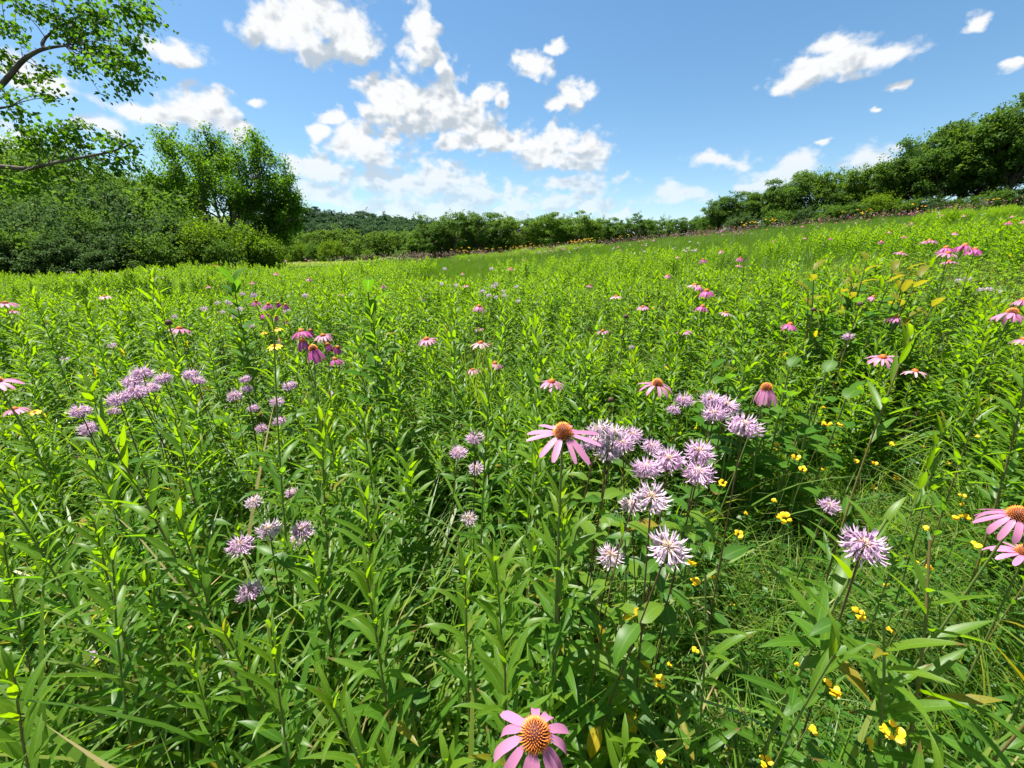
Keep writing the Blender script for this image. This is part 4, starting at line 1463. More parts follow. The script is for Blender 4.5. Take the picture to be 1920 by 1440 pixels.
BEE_NEAR = [bee_mesh(600 + i, 66, mat='lilac') for i in range(4)] + [bee_mesh(620 + i, 54, mat='lilac_pale') for i in range(2)]
BEE_FAR = [bee_mesh(640 + i, 26, mat='lilac' if i < 2 else 'lilac_pale') for i in range(3)]


def bee_center():
    mb = MB()
    rng = np.random.default_rng(9)
    K = 70
    i = np.arange(K) + .5
    tt = np.arccos(1 - i / K)
    ph = i * 2.39996
    base = np.stack([.0095 * np.sin(tt) * np.cos(ph), .0095 * np.sin(tt) * np.sin(ph), .007 * np.cos(tt)], 1)
    nrm = unit(np.stack([np.cos(ph) * np.sin(tt), np.sin(ph) * np.sin(tt), np.cos(tt) + .2], 1))
    Vs = np.array([[.4, 0, 0], [-.2, 0, .35], [-.2, 0, -.35], [0, 1.0, 0]]) * np.array([.003, .0055, .003])
    mb.many(Vs, np.array([[0, 1, 3], [1, 2, 3], [2, 0, 3]]), np.zeros((4, 2)), frames(nrm, rand_dirs(rng, K)), base)
    return mb.mesh('calyx_head', M['bee_center'])


def bract_mesh():
    mb = MB()
    rng = np.random.default_rng(10)
    for j in range(7):
        a = j / 7 * 6.28
        Rm = frames(np.array([[math.cos(a), math.sin(a), -.15]]), np.array([[0, 0, 1.0]])) * .024
        mb.many(*leaf_t(4, .24, .5, .2, .5, 1.0), Rm, np.array([[0, 0, -.004]]), tint=rng.uniform(0, 1, 1), young=np.array([.5]))
    return mb.mesh('bracts', M['herb'])


BEE_C, BEE_B = bee_center(), bract_mesh()
rg = np.random.default_rng(41)
bee_items = []
for (cl, px, py, wd) in BEE:
    z = BEE_W * FPX / wd
    head = at(px, py, z)
    base = flower_base(rg, head, .18)
    o = empty('bee_balm', base)
    rel = head - base
    ax = unit(np.array([rg.uniform(-.25, .25), rg.uniform(-.3, .15), 1.0]))
    if (px, py) == (173, 1238):
        ax = unit(np.array([-.8, -.3, .45]))
    if wd >= 74:
        ax = unit(np.array([rg.uniform(-.1, .1), -.35, 1.0]))
    stem_obj(o, (0, 0, -.02), rel - ax * .003, .0017 if wd > 25 else .002, 'brown', rg)
    hm = axis_matrix(rel, ax, rg.uniform(0, 6.28), rg.uniform(.80, .94))
    if wd >= 20:
        pale = wd in (74, 80, 52, 58, 36, 48) and cl in ('p', 'n', 'o')
        obj('florets', BEE_NEAR[4 + int(rg.integers(0, 2))] if pale else BEE_NEAR[int(rg.integers(0, 4))], o, mat=hm)
        obj('calyx_head', BEE_C, o, mat=hm)
        obj('bracts', BEE_B, o, mat=hm)
    else:
        obj('florets', BEE_FAR[2 if cl in ('s', 'r') else int(rg.integers(0, 3))], o, mat=hm)
    if wd >= 20:
        near = wd >= 44
        add_leaves(o, rg, base, head, 5 if near else 3, .075, LM_H + (LM_HY if cl == 'p' else []), .35, .96, pair=True, up_el=(-.15, .45))
        if cl == 'p' and py > 900:
            add_leaves(o, rg, base, head, 4, .072, LM_Y, .3, .85, up_el=(-.9, -.2))
    bee_items.append((o, cl, px, 'pale lilac bee balm' if cl in ('s', 'r') else 'shaggy lilac bee balm'))
for cl, where in BEE_WHERE.items():
    for i, it in enumerate(sorted([c for c in bee_items if c[1] == cl], key=lambda a: a[2])):
        tag(it[0], f'{it[3]}, {ordinal(i)} from the left {where}', 'bee balm', 'lilac bee balm in the meadow')


# ------------------------------------------------------------------ birdsfoot trefoil flowers and yellow coneflowers
def trefoil_mesh(seed):
    """an umbel of pea flowers: each a broad upright banner over two wings folded round the keel"""
    rng = np.random.default_rng(seed)
    mb = MB()
    for j in range(int(rng.integers(3, 7))):
        a = rng.uniform(0, 6.28)
        out = np.array([math.cos(a), math.sin(a), rng.uniform(.1, .7)])
        p = out * rng.uniform(.001, .006)
        sz = rng.uniform(.75, 1.15)
        tn = rng.uniform(0, 1, 1)
        ban = leaf_t(5, .50, -.9, .3, .5, .3, blunt=.5)
        mb.many(*ban, frames(unit(out * .6 + np.array([0, 0, .9]))[None], unit(out)[None]) * .013 * sz, p[None], tint=tn)
        for s_ in (-1, 1):
            wg = leaf_t(4, .34, .5, .5 * s_, .5, .5, blunt=.35)
            sdv = np.array([-math.sin(a), math.cos(a), 0]) * s_
            mb.many(*wg, frames(unit(out + sdv * .25)[None], unit(sdv * .7 + np.array([0, 0, 1]))[None]) * .013 * sz, p[None], tint=tn)
    return mb.mesh('florets', M['petal_yellow'])


TF = [trefoil_mesh(700 + i) for i in range(8)]
TLEAF = leafm(leaf_t(4, .32, .3, .15, .6, .5), 'leaf', M['trefoil'])
rg = np.random.default_rng(51)
tf_items = []
for (px, py, wd) in TREF:
    z = TREF_W * FPX / wd
    head = at(px, py, z)
    base = flower_base(rg, head, .25)
    if head[2] - base[2] < .06:
        base[2] = head[2] - .06
    o = empty('trefoil_flower', base)
    rel = head - base
    stem_obj(o, (0, 0, -.01), rel, .0009, 'green', rg)
    obj('florets', TF[int(rg.integers(0, 8))], o, mat=axis_matrix(rel, unit(np.array([rg.uniform(-.4, .4), rg.uniform(-.6, .1), 1.0])), rg.uniform(0, 6.28), .78))
    for j in range(3):
        a = j * 2.1 + rg.uniform(0, 1)
        obj('leaf', TLEAF, o, mat=mat_from(rel - np.array([0, 0, .012]), (math.cos(a), math.sin(a), .1), (0, 0, 1), .016))
    tf_items.append((o, px, py))
bands = [(0, 830, 'in the top rank by the lilac clump'), (830, 900, 'in the second rank down'), (900, 985, 'in the third rank down'), (985, 1100, 'in the fourth rank down'), (1100, 1290, 'in the fifth rank down'), (1290, 1441, 'in the lowest rank')]
for a_, b_, where in bands:
    for i, it in enumerate(sorted([t for t in tf_items if a_ <= t[2] < b_], key=lambda t: t[1])):
        tag(it[0], f'small yellow trefoil bloom, {ordinal(i)} from the left {where}', 'trefoil', 'yellow trefoil blooms')


def yellow_daisy_mesh(seed, droop=.15):
    rng = np.random.default_rng(seed)
    mb = MB()
    fr = petal_frames(rng, 11, droop, L=.022, r0=.006)
    Rm = np.array([frames(f[1][None], f[2][None])[0] * f[3] for f in fr])
    mb.many(*leaf_t(4, .2, .3, .15, .4, .4, 0, blunt=.3), Rm, np.array([f[0] for f in fr]), tint=rng.uniform(0, 1, len(fr)))
    return mb.mesh('petals', M['petal_yellow'])


YD = [yellow_daisy_mesh(720 + i, .1 + .2 * i) for i in range(3)]
rg = np.random.default_rng(52)
for i, (px, py, wd) in enumerate(sorted(YEL)):
    head = at(px, py, YEL_W * FPX / wd)
    base = flower_base(rg, head)
    o = empty('yellow_daisy', base)
    rel = head - base
    stem_obj(o, (0, 0, -.02), rel, .0018, 'green', rg)
    hm = axis_matrix(rel, unit(np.array([rg.uniform(-.2, .2), -.2, 1])), 0)
    obj('petals', YD[i % 3], o, mat=hm)
    obj('cone', CONE_FAR, o, mat=hm @ Matrix.Scale(.5, 4))
    add_leaves(o, rg, base, head, 3, .09, LM_H, .2, .7)
    tag(o, f'yellow daisy with an orange centre, {ordinal(i)} from the left edge of the meadow', 'daisy', 'yellow daisies')


# ------------------------------------------------------------------ milkweed and other broad-leaved plants
def broad_plant(name, px, py, z, npair, L, label, cat, mesh_old, mesh_young, alt=False, nst=1, el=(.35, .9), spread=.25, group=None, t0=.28):
    rg_ = np.random.default_rng(int(px * 7 + py))
    head = at(px, py, z)
    g = float(ground(head[0], head[1]))
    o = empty(name, (head[0], head[1], g))
    H = head[2] - g
    for k_ in range(nst):
        tip = np.array([rg_.uniform(-1, 1) * spread * (k_ > 0), rg_.uniform(-1, 1) * spread * (k_ > 0), H * (1 if k_ == 0 else rg_.uniform(.72, .96))])
        base = tip * np.array([.25, .25, 0])
        stem_obj(o, (base[0], base[1], -.02), tip, .004, 'green', rg_)
        a = rg_.uniform(0, 3)
        for i in range(npair):
            t = t0 + (1 - t0) * i / (npair - 1)
            p = base + (tip - base) * t
            a += 2.4 if alt else 1.57
            for s_ in ((0,) if alt else (0, math.pi)):
                e = np.interp(t, (0, .8, 1), (el[0], (el[0] + el[1]) / 2, el[1])) + rg_.uniform(-.2, .2)
                an = a + s_ + rg_.uniform(-.2, .2)
                d = (math.cos(an) * math.cos(e), math.sin(an) * math.cos(e), math.sin(e))
                ms = mesh_young if t > .9 else mesh_old
                obj('leaf', ms[int(rg_.integers(0, len(ms)))], o, mat=mat_from(p, d, (-math.cos(an) * .3, -math.sin(an) * .3, 1), L * rg_.uniform(.8, 1.1) * (1 if t < .85 else .8)))
    return tag(o, label, cat, group)


broad_plant('milkweed', 690, 548, 1.7, 10, .155, 'upright broad-leaved milkweed left of the dark grass tuft', 'milkweed', LM_B, LM_B, el=(.35, 1.05), t0=.6)
broad_plant('milkweed', 437, 532, 2.3, 9, .165, 'dark broad-leaved milkweed behind the small lilac bee balm', 'milkweed', LM_B, LM_B, el=(.35, 1.05), t0=.6)
broad_plant('sumac_sapling', 1625, 488, 2.3, 13, .125, 'big leafy sapling with bronze new growth on the right slope', 'sapling', LM_B, LM_BY, nst=13, el=(.1, .9), spread=.34, alt=True, t0=.4)
broad_plant('sumac_sapling', 1700, 505, 2.4, 12, .12, 'smaller leafy sapling touching the big bronze-tipped one', 'sapling', LM_B, LM_BY, nst=9, el=(.1, .9), spread=.28, alt=True, t0=.4)
for i, (px, py, z) in enumerate(((1395, 700, 1.6), (1480, 688, 1.62), (1548, 698, 1.6), (1335, 690, 1.75))):
    broad_plant('indigo_plant', px, py, z, 7, .09, f'round-leaved bushy plant, {ordinal(i if i < 3 else 3)} of the four behind the lilac clump' if i < 3 else 'round-leaved bushy plant just left of the other three behind the lilac clump',
                'bushy plant', LM_R, LM_R, nst=6, el=(-.1, .7), spread=.17, alt=True, group='round-leaved plants behind the lilac clump')


# ------------------------------------------------------------------ scatter of uncountable growth
def scatter(name, protos, x, y, s, label, cat, rz=None, tilt=.08, seed=0, dz=0.0):
    """one object that grows the given plant meshes at many points"""
    k_ = len(x)
    rng = np.random.default_rng(900 + seed)
    me = bpy.data.meshes.new(name)
    me.vertices.add(k_)
    co = np.stack([x, y, ground(x, y) + dz], 1)
    me.vertices.foreach_set('co', co.astype(np.float32).ravel())
    rot = np.stack([rng.normal(0, tilt, k_), rng.normal(0, tilt, k_), rng.uniform(0, 6.283, k_)], 1)
    a = me.attributes.new('rot', 'FLOAT_VECTOR', 'POINT')
    a.data.foreach_set('vector', rot.astype(np.float32).ravel())
    a = me.attributes.new('scl', 'FLOAT_VECTOR', 'POINT')
    a.data.foreach_set('vector', np.asarray(s, np.float32).ravel())
    a = me.attributes.new('pick', 'INT', 'POINT')
    a.data.foreach_set('value', rng.integers(0, len(protos), k_).astype(np.int32))
    me.update()
    o = obj(name, me)
    ng = bpy.data.node_groups.new(name + '_growth', 'GeometryNodeTree')
    ng.interface.new_socket('Geometry', in_out='INPUT', socket_type='NodeSocketGeometry')
    ng.interface.new_socket('Geometry', in_out='OUTPUT', socket_type='NodeSocketGeometry')
    nn = ng.nodes
    gi_ = nn.new('NodeGroupInput')
    go_ = nn.new('NodeGroupOutput')
    iop = nn.new('GeometryNodeInstanceOnPoints')
    jn = nn.new('GeometryNodeJoinGeometry')
    for i, pm in enumerate(protos):
        po = bpy.data.objects.new(name + '_source', pm)
        oi = nn.new('GeometryNodeObjectInfo')
        oi.inputs['Object'].default_value = po
        oi.inputs['As Instance'].default_value = True
        g2i = oi.outputs['Geometry']
        ng.links.new(g2i, jn.inputs[0])

    def attr(nm, typ):
        na = nn.new('GeometryNodeInputNamedAttribute')
        na.data_type = typ
        na.inputs['Name'].default_value = nm
        return na.outputs['Attribute']
    ng.links.new(gi_.outputs[0], iop.inputs['Points'])
    ng.links.new(jn.outputs[0], iop.inputs['Instance'])
    iop.inputs['Pick Instance'].default_value = True
    ng.links.new(attr('pick', 'INT'), iop.inputs['Instance Index'])
    e2r = nn.new('FunctionNodeEulerToRotation')
    ng.links.new(attr('rot', 'FLOAT_VECTOR'), e2r.inputs[0])
    ng.links.new(e2r.outputs[0], iop.inputs['Rotation'])
    ng.links.new(attr('scl', 'FLOAT_VECTOR'), iop.inputs['Scale'])
    ng.links.new(iop.outputs[0], go_.inputs[0])
    md = o.modifiers.new('growth', 'NODES')
    md.node_group = ng
    return tag(o, label, cat, kind='stuff')


def wedge(rng, n_, y0, y1, margin=1.0, power=1.0):
    """points in the camera's view, y0..y1 metres ahead, evenly over the area (power 1) or denser near (power > 1)"""
    u = rng.uniform(0, 1, n_)
    y = np.sqrt(y0 ** 2 + (y1 ** 2 - y0 ** 2) * u ** power) if y0 > 0 else y1 * u ** (.5 * power)
    x = rng.uniform(-1, 1, n_) * (1.34 * y + margin)
    return x, y


def vnoise(x, y, sc, seed):
    r_ = np.random.default_rng(seed)
    out = np.zeros_like(x)
    for _ in range(5):
        a, ph = r_.uniform(0, 6.28), r_.uniform(0, 6.28)
        f = sc * r_.uniform(.6, 1.6)
        out += np.sin((x * math.cos(a) + y * math.sin(a)) * f + ph)
    return out / 5 * 1.4


# prototypes
rng = np.random.default_rng(77)
P_SHOOT = []
for i in range(6):
    mb = MB()
    shoot_mesh(rng, 1.0, 46, .112, LEAF_GF, mb, lean=.10, bare=.1)
    P_SHOOT.append(mb.mesh('goldenrod_shoot', [M['goldenrod_far'], M['stem_green']]))
P_GCLUMP = []
for i in range(5):
    mb = MB()
    for j in range(13):
        a, r_ = rng.uniform(0, 6.28), .36 * math.sqrt(rng.uniform(0, 1))
        shoot_mesh(rng, rng.uniform(.65, 1.05), 32, .115, LEAF_GFF, mb, off=np.array([r_ * math.cos(a), r_ * math.sin(a), 0]), stem=False, bare=.3)
    blades(mb, rng, 30, (.4, .8), (.006, .01), .38, (.05, .5), (.2, 1.1), rows=4, mi=1)
    P_GCLUMP.append(mb.mesh('goldenrod_clump', [M['goldenrod_far'], M['grass']]))
P_GRASS = []
for i in range(5):
    mb = MB()
    blades(mb, rng, 46, (.45, .95), (.005, .010), .07, (.02, .45), (.3, 1.7), rows=7)
    P_GRASS.append(mb.mesh('grass_tuft', M['grass']))
P_BROADGRASS = []
for i in range(3):
    mb = MB()
    blades(mb, rng, 16, (.55, 1.0), (.009, .017), .05, (.1, .8), (.5, 1.7), rows=9)
    P_BROADGRASS.append(mb.mesh('broad_grass_tuft', M['grass']))
P_FINE = []
for i in range(4):
    mb = MB()
    blades(mb, rng, 150, (.45, .95), (.005, .009), .42, (.0, .35), (.1, .9), rows=4)
    P_FINE.append(mb.mesh('fine_grass_patch', M['grass_fine']))
P_HERB = []
for i in range(6):
    mb = MB()
    herb_mesh(rng, mb, rng.uniform(.45, .65), 5, .062, LEAF_H[i % 3], branch=3)
    P_HERB.append(mb.mesh('herb_sprig', [M['herb'], M['stem_brown']]))
P_TREF = []
for i in range(4):
    mb = MB()
    k_ = 260
    pos = np.stack([rng.normal(0, .11, k_), rng.normal(0, .11, k_), rng.uniform(.02, .24, k_)], 1)
    d = unit(np.stack([rng.normal(size=k_), rng.normal(size=k_), rng.uniform(-.1, .5, k_)], 1))
    up = np.stack([rng.normal(0, .4, k_), rng.normal(0, .4, k_), np.ones(k_)], 1)
    mb.many(*leaf_t(3, .34, .3, .15, .6, .5), frames(d, up) * rng.uniform(.012, .024, k_)[:, None, None], pos, tint=rng.uniform(0, 1, k_))
    blades(mb, rng, 14, (.15, .38), (.003, .005), .12, (.1, .5), (.2, 1.0), rows=4, mi=1)
    P_TREF.append(mb.mesh('trefoil_patch', [M['trefoil'], M['grass_fine']]))
P_FIELD = []
for i in range(2):
    mb = MB()
    blades(mb, rng, 160, (.18, .34), (.012, .02), .9, (.0, .5), (.1, .8), rows=3)
    P_FIELD.append(mb.mesh('field_grass_patch', M['field_grass']))


def far_flower(kind, seed):
    r_ = np.random.default_rng(seed)
    mb = MB()
    mats = [M['stem_green']]
    mb.add(*tube(bez((0, 0, 0), (.02, 0, .5), (0, 0, 1), 4), .003, 3), mi=0)
    return mb, mats


def drift_mesh(kind, seed):
    """a few flower heads on their stems, for the far slope"""
    r_ = np.random.default_rng(seed)
    mb = MB()
    if kind == 'cone':
        mats = [M['stem_green'], M['petal_deep'], M['cone_far'], M['petal_pink']]
    elif kind == 'bee':
        mats = [M['stem_brown'], M['lilac'], M['bract'], M['lilac_pale']]
    else:
        mats = [M['stem_green'], M['petal_yellow'], M['cone_far'], M['petal_yellow']]
    for j in range(1 if kind != 'bee' else 2):
        a, rr = r_.uniform(0, 6.28), r_.uniform(0, .12)
        p0 = np.array([rr * math.cos(a), rr * math.sin(a), 0])
        tip = p0 + np.array([r_.uniform(-.06, .06), r_.uniform(-.06, .06), r_.uniform(.92, 1.05)])
        mb.add(*tube(bez(p0, (p0 + tip) / 2, tip, 4), .0022, 3), mi=0)
        mi = 1 if r_.uniform() < .5 else 3
        if kind == 'bee':
            k_ = 22
            d = rand_dirs(r_, k_)
            d[:, 2] = np.abs(d[:, 2]) * .6 - .05
            mb.many(*leaf_t(3, .10, .6, .1, .4, .4, blunt=.3), frames(d, np.tile([[0, 0, 1.0]], (k_, 1)) + r_.normal(size=(k_, 3)) * .2) * .032, np.tile(tip, (k_, 1)), tint=r_.uniform(0, 1, k_), mi=mi)
        else:
            fr = petal_frames(r_, 11, r_.uniform(.1, 1.0), L=.042 if kind == 'cone' else .034)
            Rm = np.array([frames(f[1][None], f[2][None])[0] * f[3] for f in fr])
            mb.many(*leaf_t(3, .17, .5, .1, .35, .3, blunt=.45), Rm, np.array([f[0] for f in fr]) + tip, tint=r_.uniform(0, 1, len(fr)), mi=mi)
            V = np.array([(.015 * math.cos(q) * math.cos(t), .015 * math.sin(q) * math.cos(t), .02 * math.sin(t)) for t in (0, .7, 1.5) for q in np.linspace(0, 5.236, 6)]) + tip
            F = [(i * 6 + j_, i * 6 + (j_ + 1) % 6, (i + 1) * 6 + (j_ + 1) % 6, (i + 1) * 6 + j_) for i in range(2) for j_ in range(6)]
            mb.add(V, F, mi=2)
    return mb.mesh(kind + '_drift', mats)


rs_ = np.random.default_rng(88)


def mk(n_, y0, y1, margin, power=1.0):
    if margin < 1:          # near growth carries on well past the edges of the frame
        n_, margin = int(n_ * 1.5), margin + 1.1
    return wedge(rs_, n_, y0, y1, margin, power)


def sc3(h, wj=.15):
    w_ = h * rs_.uniform(1 - wj, 1 + wj, len(h))
    return np.stack([w_, w_, h], 1)


def hollow(x, y):
    return (x > .18) & (x < 1.7) & (y > .1) & (y < 1.6)


def front_left(x, y):
    return (x < -.12) & (y < .8)


# goldenrod between and behind the single stalks
x, y = mk(5200, .9, 13, .8, 1.15)
keep = (vnoise(x, y, .55, 1) > -.32) & ~(hollow(x, y)) & ((y > 2.4) | (rs_.uniform(0, 1, len(x)) < .35))
keep &= ~((x > 4) & (vnoise(x, y, .4, 4) < .1))
x, y = x[keep], y[keep]
h = rs_.uniform(.55, 1.08, len(x)) * (1 + .16 * vnoise(x, y, .9, 2))
h, ok = fit_heights(x, y, h, .04, .3)
scatter('goldenrod_growth', P_SHOOT, x[ok], y[ok], sc3(h[ok]), 'bright green goldenrod stalks massed across the middle of the meadow', 'goldenrod', seed=1)
# low shoots filling the canopy near the camera
x, y = mk(1500, .12, 2.6, .5, 1.0)
keep = ~hollow(x, y) | (rs_.uniform(0, 1, len(x)) < .07)
x, y = x[keep], y[keep]
h = rs_.uniform(.38, .72, len(x)) * np.where(front_left(x, y), .75, 1)
h, ok = fit_heights(x, y, h, .04, .2)
scatter('goldenrod_undergrowth', P_SHOOT, x[ok], y[ok], sc3(h[ok]) * np.array([1.25, 1.25, 1]), 'young goldenrod shoots filling in below the tall stalks', 'goldenrod', seed=2)
# far goldenrod clumps
x, y = mk(12500, 7, 64, 2.0, 1.25)
gmask = vnoise(x, y, .16, 3) + .55 * vnoise(x, y, .5, 5) - .05 * (x > 3) * np.minimum(y, 25) / 2.5
keep = (gmask > np.where(y > 9, np.where(x > 0, .34, .15), -.05)) & (y < 62 - .25 * np.maximum(0, -x)) & ~((x < -17) & (y > 24 + (x + 17) * -.1))
x, y = x[keep], y[keep]
h = rs_.uniform(.55, 1.08, len(x)) * (1 + .25 * vnoise(x, y, .45, 31)) * np.where((x < 0) & (y > 20), .8, 1)
h, ok = fit_heights(x, y, h, .25, .3, .1)
scatter('goldenrod_drift', P_GCLUMP, x[ok], y[ok], sc3(h[ok]), 'distant goldenrod thickets covering the meadow slope', 'goldenrod', seed=3)
# grass
x, y = mk(3400, .05, 9, .5, 1.25)
keep = (vnoise(x, y, .8, 6) > -.25) | (front_left(x, y)) | (hollow(x, y))
x, y = x[keep], y[keep]
h = rs_.uniform(.55, 1.0, len(x))
h, ok = fit_heights(x, y, h * .8, .12, .15)
scatter('meadow_grass', P_GRASS, x[ok], y[ok], sc3(h[ok] / .8 * .95), 'arching green grass blades among the wildflowers', 'grass', seed=4)
x, y = mk(620, .05, 2.6, .4, 1.0)
keep = front_left(x, y) | hollow(x, y) | (rs_.uniform(0, 1, len(x)) < .4)
x, y = x[keep], y[keep]
h = rs_.uniform(.6, 1.05, len(x))
h, ok = fit_heights(x, y, h * .7, .15, .15)
scatter('broad_grass', P_BROADGRASS, x[ok], y[ok], sc3(h[ok] / .7), 'broad-bladed grass arching near the front of the meadow', 'grass', seed=5)
x, y = mk(15000, 5, 66, 2.0, 1.2)
keep = (y < 64 - .2 * np.maximum(0, -x)) & ~((x < -17) & (y > 25))
x, y = x[keep], y[keep]
h = rs_.uniform(.5, 1.0, len(x)) * (1 + .2 * vnoise(x, y, .35, 32)) * np.where((x < -5) & (y > 25), .75, 1)
h, ok = fit_heights(x, y, h * .85, .3, .2, .1)
scatter('prairie_grass', P_FINE, x[ok], y[ok], sc3(h[ok] / .85), 'fine deep green prairie grass covering the slope', 'grass', seed=6)
# herbs under everything
x, y = mk(2900, .05, 7, .5, 1.0)
h = rs_.uniform(.75, 1.35, len(x))
keep = ~hollow(x, y) | (rs_.uniform(0, 1, len(x)) < .08)
x, y, h = x[keep], y[keep], h[keep]
h, ok = fit_heights(x, y, h * .6, .10, .15)
scatter('undergrowth', P_HERB, x[ok], y[ok], sc3(h[ok] / .6), 'broad-leaved herbs growing thickly below the flowers', 'undergrowth', seed=7)
x, y = mk(520, .5, 6, .5, 1.0)
keep = (vnoise(x, y, 1.3, 41) > .1) & ~hollow(x, y)
x, y = x[keep], y[keep]
h = rs_.uniform(.75, 1.0, len(x))
h, ok = fit_heights(x, y, h, .10, .3)
scatter('tall_herb_growth', P_HERB, x[ok], y[ok], sc3(h[ok] / .6), 'taller broad-leaved herbs standing in patches among the goldenrod', 'herbs', seed=17)
x, y = mk(1600, .05, 3.2, .5, 1.0)
keep = hollow(x, y) | (rs_.uniform(0, 1, len(x)) < .4)
x, y = x[keep], y[keep]
h = rs_.uniform(1.0, 1.9, len(x))
h, ok = fit_heights(x, y, h * .3, .10, .05, .45)
scatter('trefoil_ground_cover', P_TREF, x[ok], y[ok], sc3(h[ok] / .3), 'dark green trefoil leaves carpeting the ground under the yellow blooms', 'ground cover', seed=8)
x = rs_.uniform(.05, 2.3, 1500)
y = rs_.uniform(.0, 2.0, 1500)
scatter('low_ground_cover', P_TREF, x, y, sc3(rs_.uniform(.45, .95, 1500)) * np.array([1.4, 1.4, 1]), 'low mat of small dark leaves closing the ground below the yellow blooms', 'ground cover', seed=18)
x = rs_.uniform(.05, 2.3, 700)
y = rs_.uniform(.0, 2.0, 700)
scatter('low_grass', P_GRASS, x, y, sc3(rs_.uniform(.32, .55, 700)) * np.array([1.2, 1.2, 1]), 'short soft grass between the trefoil plants', 'grass', seed=19)
# pale mown field in the valley
x = rs_.uniform(-75, -8, 5200)
y = rs_.uniform(58, 108, 5200)
keep = (y > 62 - .22 * np.maximum(0, -x) + 2)
scatter('field_grass', P_FIELD, x[keep], y[keep], sc3(rs_.uniform(.8, 1.1, keep.sum())) * np.array([1.3, 1.3, .8]), 'pale yellow-green mown grass in the valley field', 'grass', seed=9)
x = rs_.uniform(-1.35, .05, 260)
y = rs_.uniform(.18, 1.1, 260)
h = rs_.uniform(.75, 1.2, 260)
h, ok = fit_heights(x, y, h * .7, .12, .2, .3)
scatter('long_grass', P_BROADGRASS, x[ok], y[ok], sc3(h[ok] / .7), 'long sweeping grass blades at the lower left front', 'grass', tilt=.16, seed=15)
# a dark upright tuft in the middle
gt = MB()
rng = np.random.default_rng(6)
blades(gt, rng, 150, (.7, 1.15), (.004, .007), .14, (.0, .30), (.15, .9), rows=7)
p = at(880, 545, 2.5)
gto = obj('grass_tuft', gt.mesh('grass_tuft', M['grass']), loc=(p[0], p[1], float(ground(p[0], p[1]))))
tag(gto, 'tall upright tuft of grass in the middle of the goldenrod', 'grass tuft')

# last year's stalks and seed heads
P_DRY = []
for i in range(4):
    mb = MB()
    for j in range(3):
        a, r_ = rng.uniform(0, 6.28), .10 * rng.uniform(0, 1)
        b = np.array([r_ * math.cos(a), r_ * math.sin(a), 0])
        tip = b + np.array([rng.normal(0, .12), rng.normal(0, .12), rng.uniform(.7, 1.1)])
        mb.add(*tube(bez(b, (b + tip) / 2 + rng.normal(size=3) * .04, tip, 6), np.linspace(.0022, .0010, 6), 4))
        k_ = 26
        t = rng.uniform(.84, 1.02, k_)[:, None]
        pp = b + (tip - b) * t + rng.normal(size=(k_, 3)) * .013
        scatter_leaves(mb, rng, pp, np.tile(unit(tip - b), (k_, 1)), .020, spread=.8, droop=.0)
    P_DRY.append(mb.mesh('dry_stalk', M['dry'] if i % 2 else M['seed']))
P_DRYN = []
for i in range(3):
    mb = MB()
    for j in range(2):
        b = np.array([rng.normal(0, .03), rng.normal(0, .03), 0])
        tip = b + np.array([rng.normal(0, .14), rng.normal(0, .14), rng.uniform(.7, 1.05)])
        mb.add(*tube(bez(b, (b + tip) / 2 + rng.normal(size=3) * .04, tip, 7), np.linspace(.0016, .0006, 7), 4))
        k_ = 34
        t = rng.uniform(.80, 1.01, k_)[:, None]
        scatter_leaves(mb, rng, b + (tip - b) * t + rng.normal(size=(k_, 3)) * .005, np.tile(unit(tip - b), (k_, 1)), .0085, spread=.5, droop=-.3, aspect=.6)
    P_DRYN.append(mb.mesh('dry_stalk', M['dry']))
x, y = mk(260, .9, 9, .5, 1.0)
h = rs_.uniform(.6, 1.0, len(x))
h, ok = fit_heights(x, y, h, .05, .3)
scatter('dry_stalk_growth', P_DRYN, x[ok], y[ok], sc3(h[ok]), 'thin brown dry stalks and seed heads among the green stems', 'dry stalks', seed=20)
x, y = mk(3600, 14, 62, 1.0, .8)
keep = (vnoise(x, y, .3, 21) > -.1) & (x > -16) & ((y > 34) | (vnoise(x, y, .9, 22) > .5))
x, y = x[keep], y[keep]
scatter('seed_head_drift', P_DRY, x, y, sc3(rs_.uniform(.85, 1.3, len(x))) * np.array([2.2, 2.2, 1]), 'brownish purple grass heads hazing the crest of the meadow', 'dry grass', seed=21)

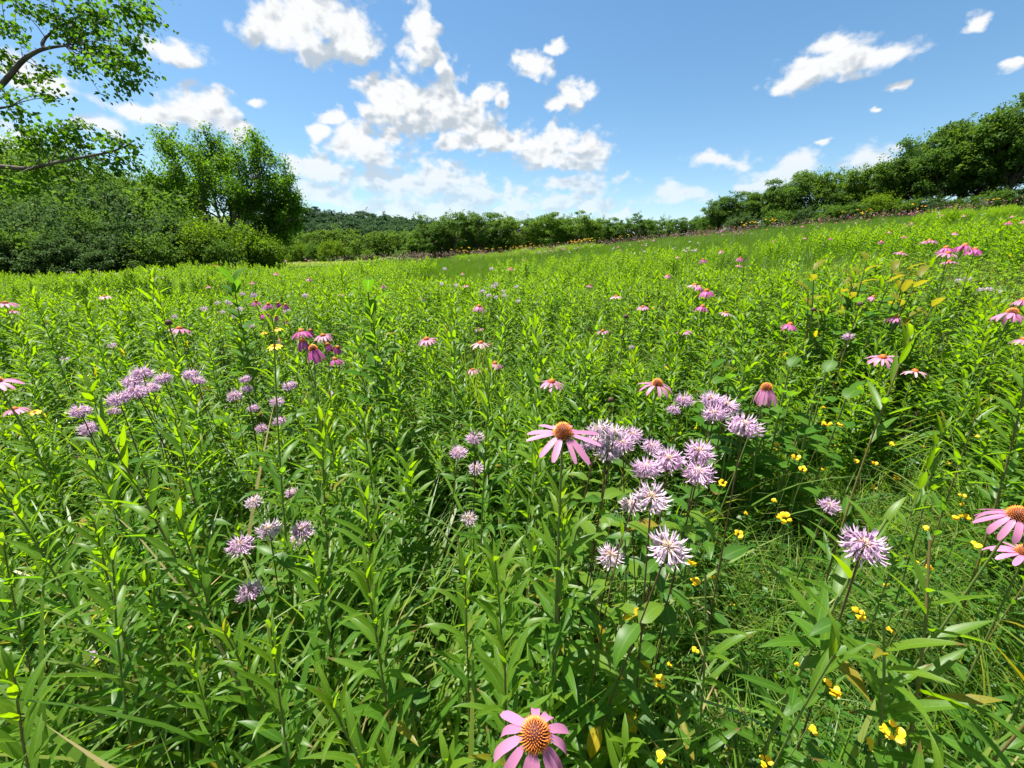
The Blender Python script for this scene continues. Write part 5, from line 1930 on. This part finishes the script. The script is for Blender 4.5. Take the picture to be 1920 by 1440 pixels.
# flowers far up the slope
P_CD = [drift_mesh('cone', 800 + i) for i in range(5)]
P_BD = [drift_mesh('bee', 820 + i) for i in range(4)]
P_YD = [drift_mesh('sun', 840 + i) for i in range(4)]
x, y = mk(1500, 6, 58, 1.0, 1.0)
keep = (x > -10) & (rs_.uniform(0, 1, len(x)) < np.where(y > 34, .4, 1.0) * np.where(x > 5, 1, .5)) & (vnoise(x, y, .5, 12) > -.3)
x, y = x[keep], y[keep]
scatter('coneflower_drift', P_CD, x, y, sc3(rs_.uniform(.95, 1.2, len(x)), .05) * 1.0, 'tiny pink coneflowers sprinkled along the far slope and ridge', 'coneflower', seed=10)
x, y = mk(1100, 7, 60, 1.0, 1.0)
keep = (vnoise(x, y, .4, 13) > .0) & ((x < 12) | (rs_.uniform(0, 1, len(x)) < .4))
x, y = x[keep], y[keep]
scatter('bee_balm_drift', P_BD, x, y, sc3(rs_.uniform(.95, 1.15, len(x)), .05), 'pale lilac flecks of bee balm along the far meadow', 'bee balm', seed=11)
xs, ys = [], []
for px, yc, k_ in ((865, 60, 16), (905, 59, 8), (950, 60, 12), (985, 60, 20), (1075, 60, 26), (1105, 59, 16), (1010, 60, 6), (1180, 56, 6), (1405, 47, 8), (1440, 46, 7), (1610, 42, 7), (1712, 40, 4), (1850, 38, 3), (1350, 49, 3)):
    for _ in range(k_):
        yy = yc + rs_.uniform(-2.5, 1.5)
        xs.append((px + rs_.normal(0, 11) - 960) / FPX / 1.075 * yy)
        ys.append(yy)
x, y = np.array(xs), np.array(ys)
scatter('yellow_daisy_drift', P_YD, x, y, np.stack([rs_.uniform(2.6, 3.6, len(x))] * 2 + [rs_.uniform(1.15, 1.7, len(x))], 1), 'yellow daisies standing tall along the far crest', 'daisy', seed=12)

# a lone tall weed breaking the skyline
mb = MB()
rng = np.random.default_rng(4)
shoot_mesh(rng, 2.3, 46, .12, LEAF_GF, mb, lean=.02, bare=.45)
px_, yw = 1253, 30.0
xw = (px_ - 960) / FPX / 1.08 * yw
o = obj('tall_weed', mb.mesh('tall_weed', [M['goldenrod_far'], M['stem_green']]), loc=(xw, yw, float(ground(xw, yw))))
tag(o, 'lone thin weed standing above the skyline between the central oaks and the right wood', 'weed')
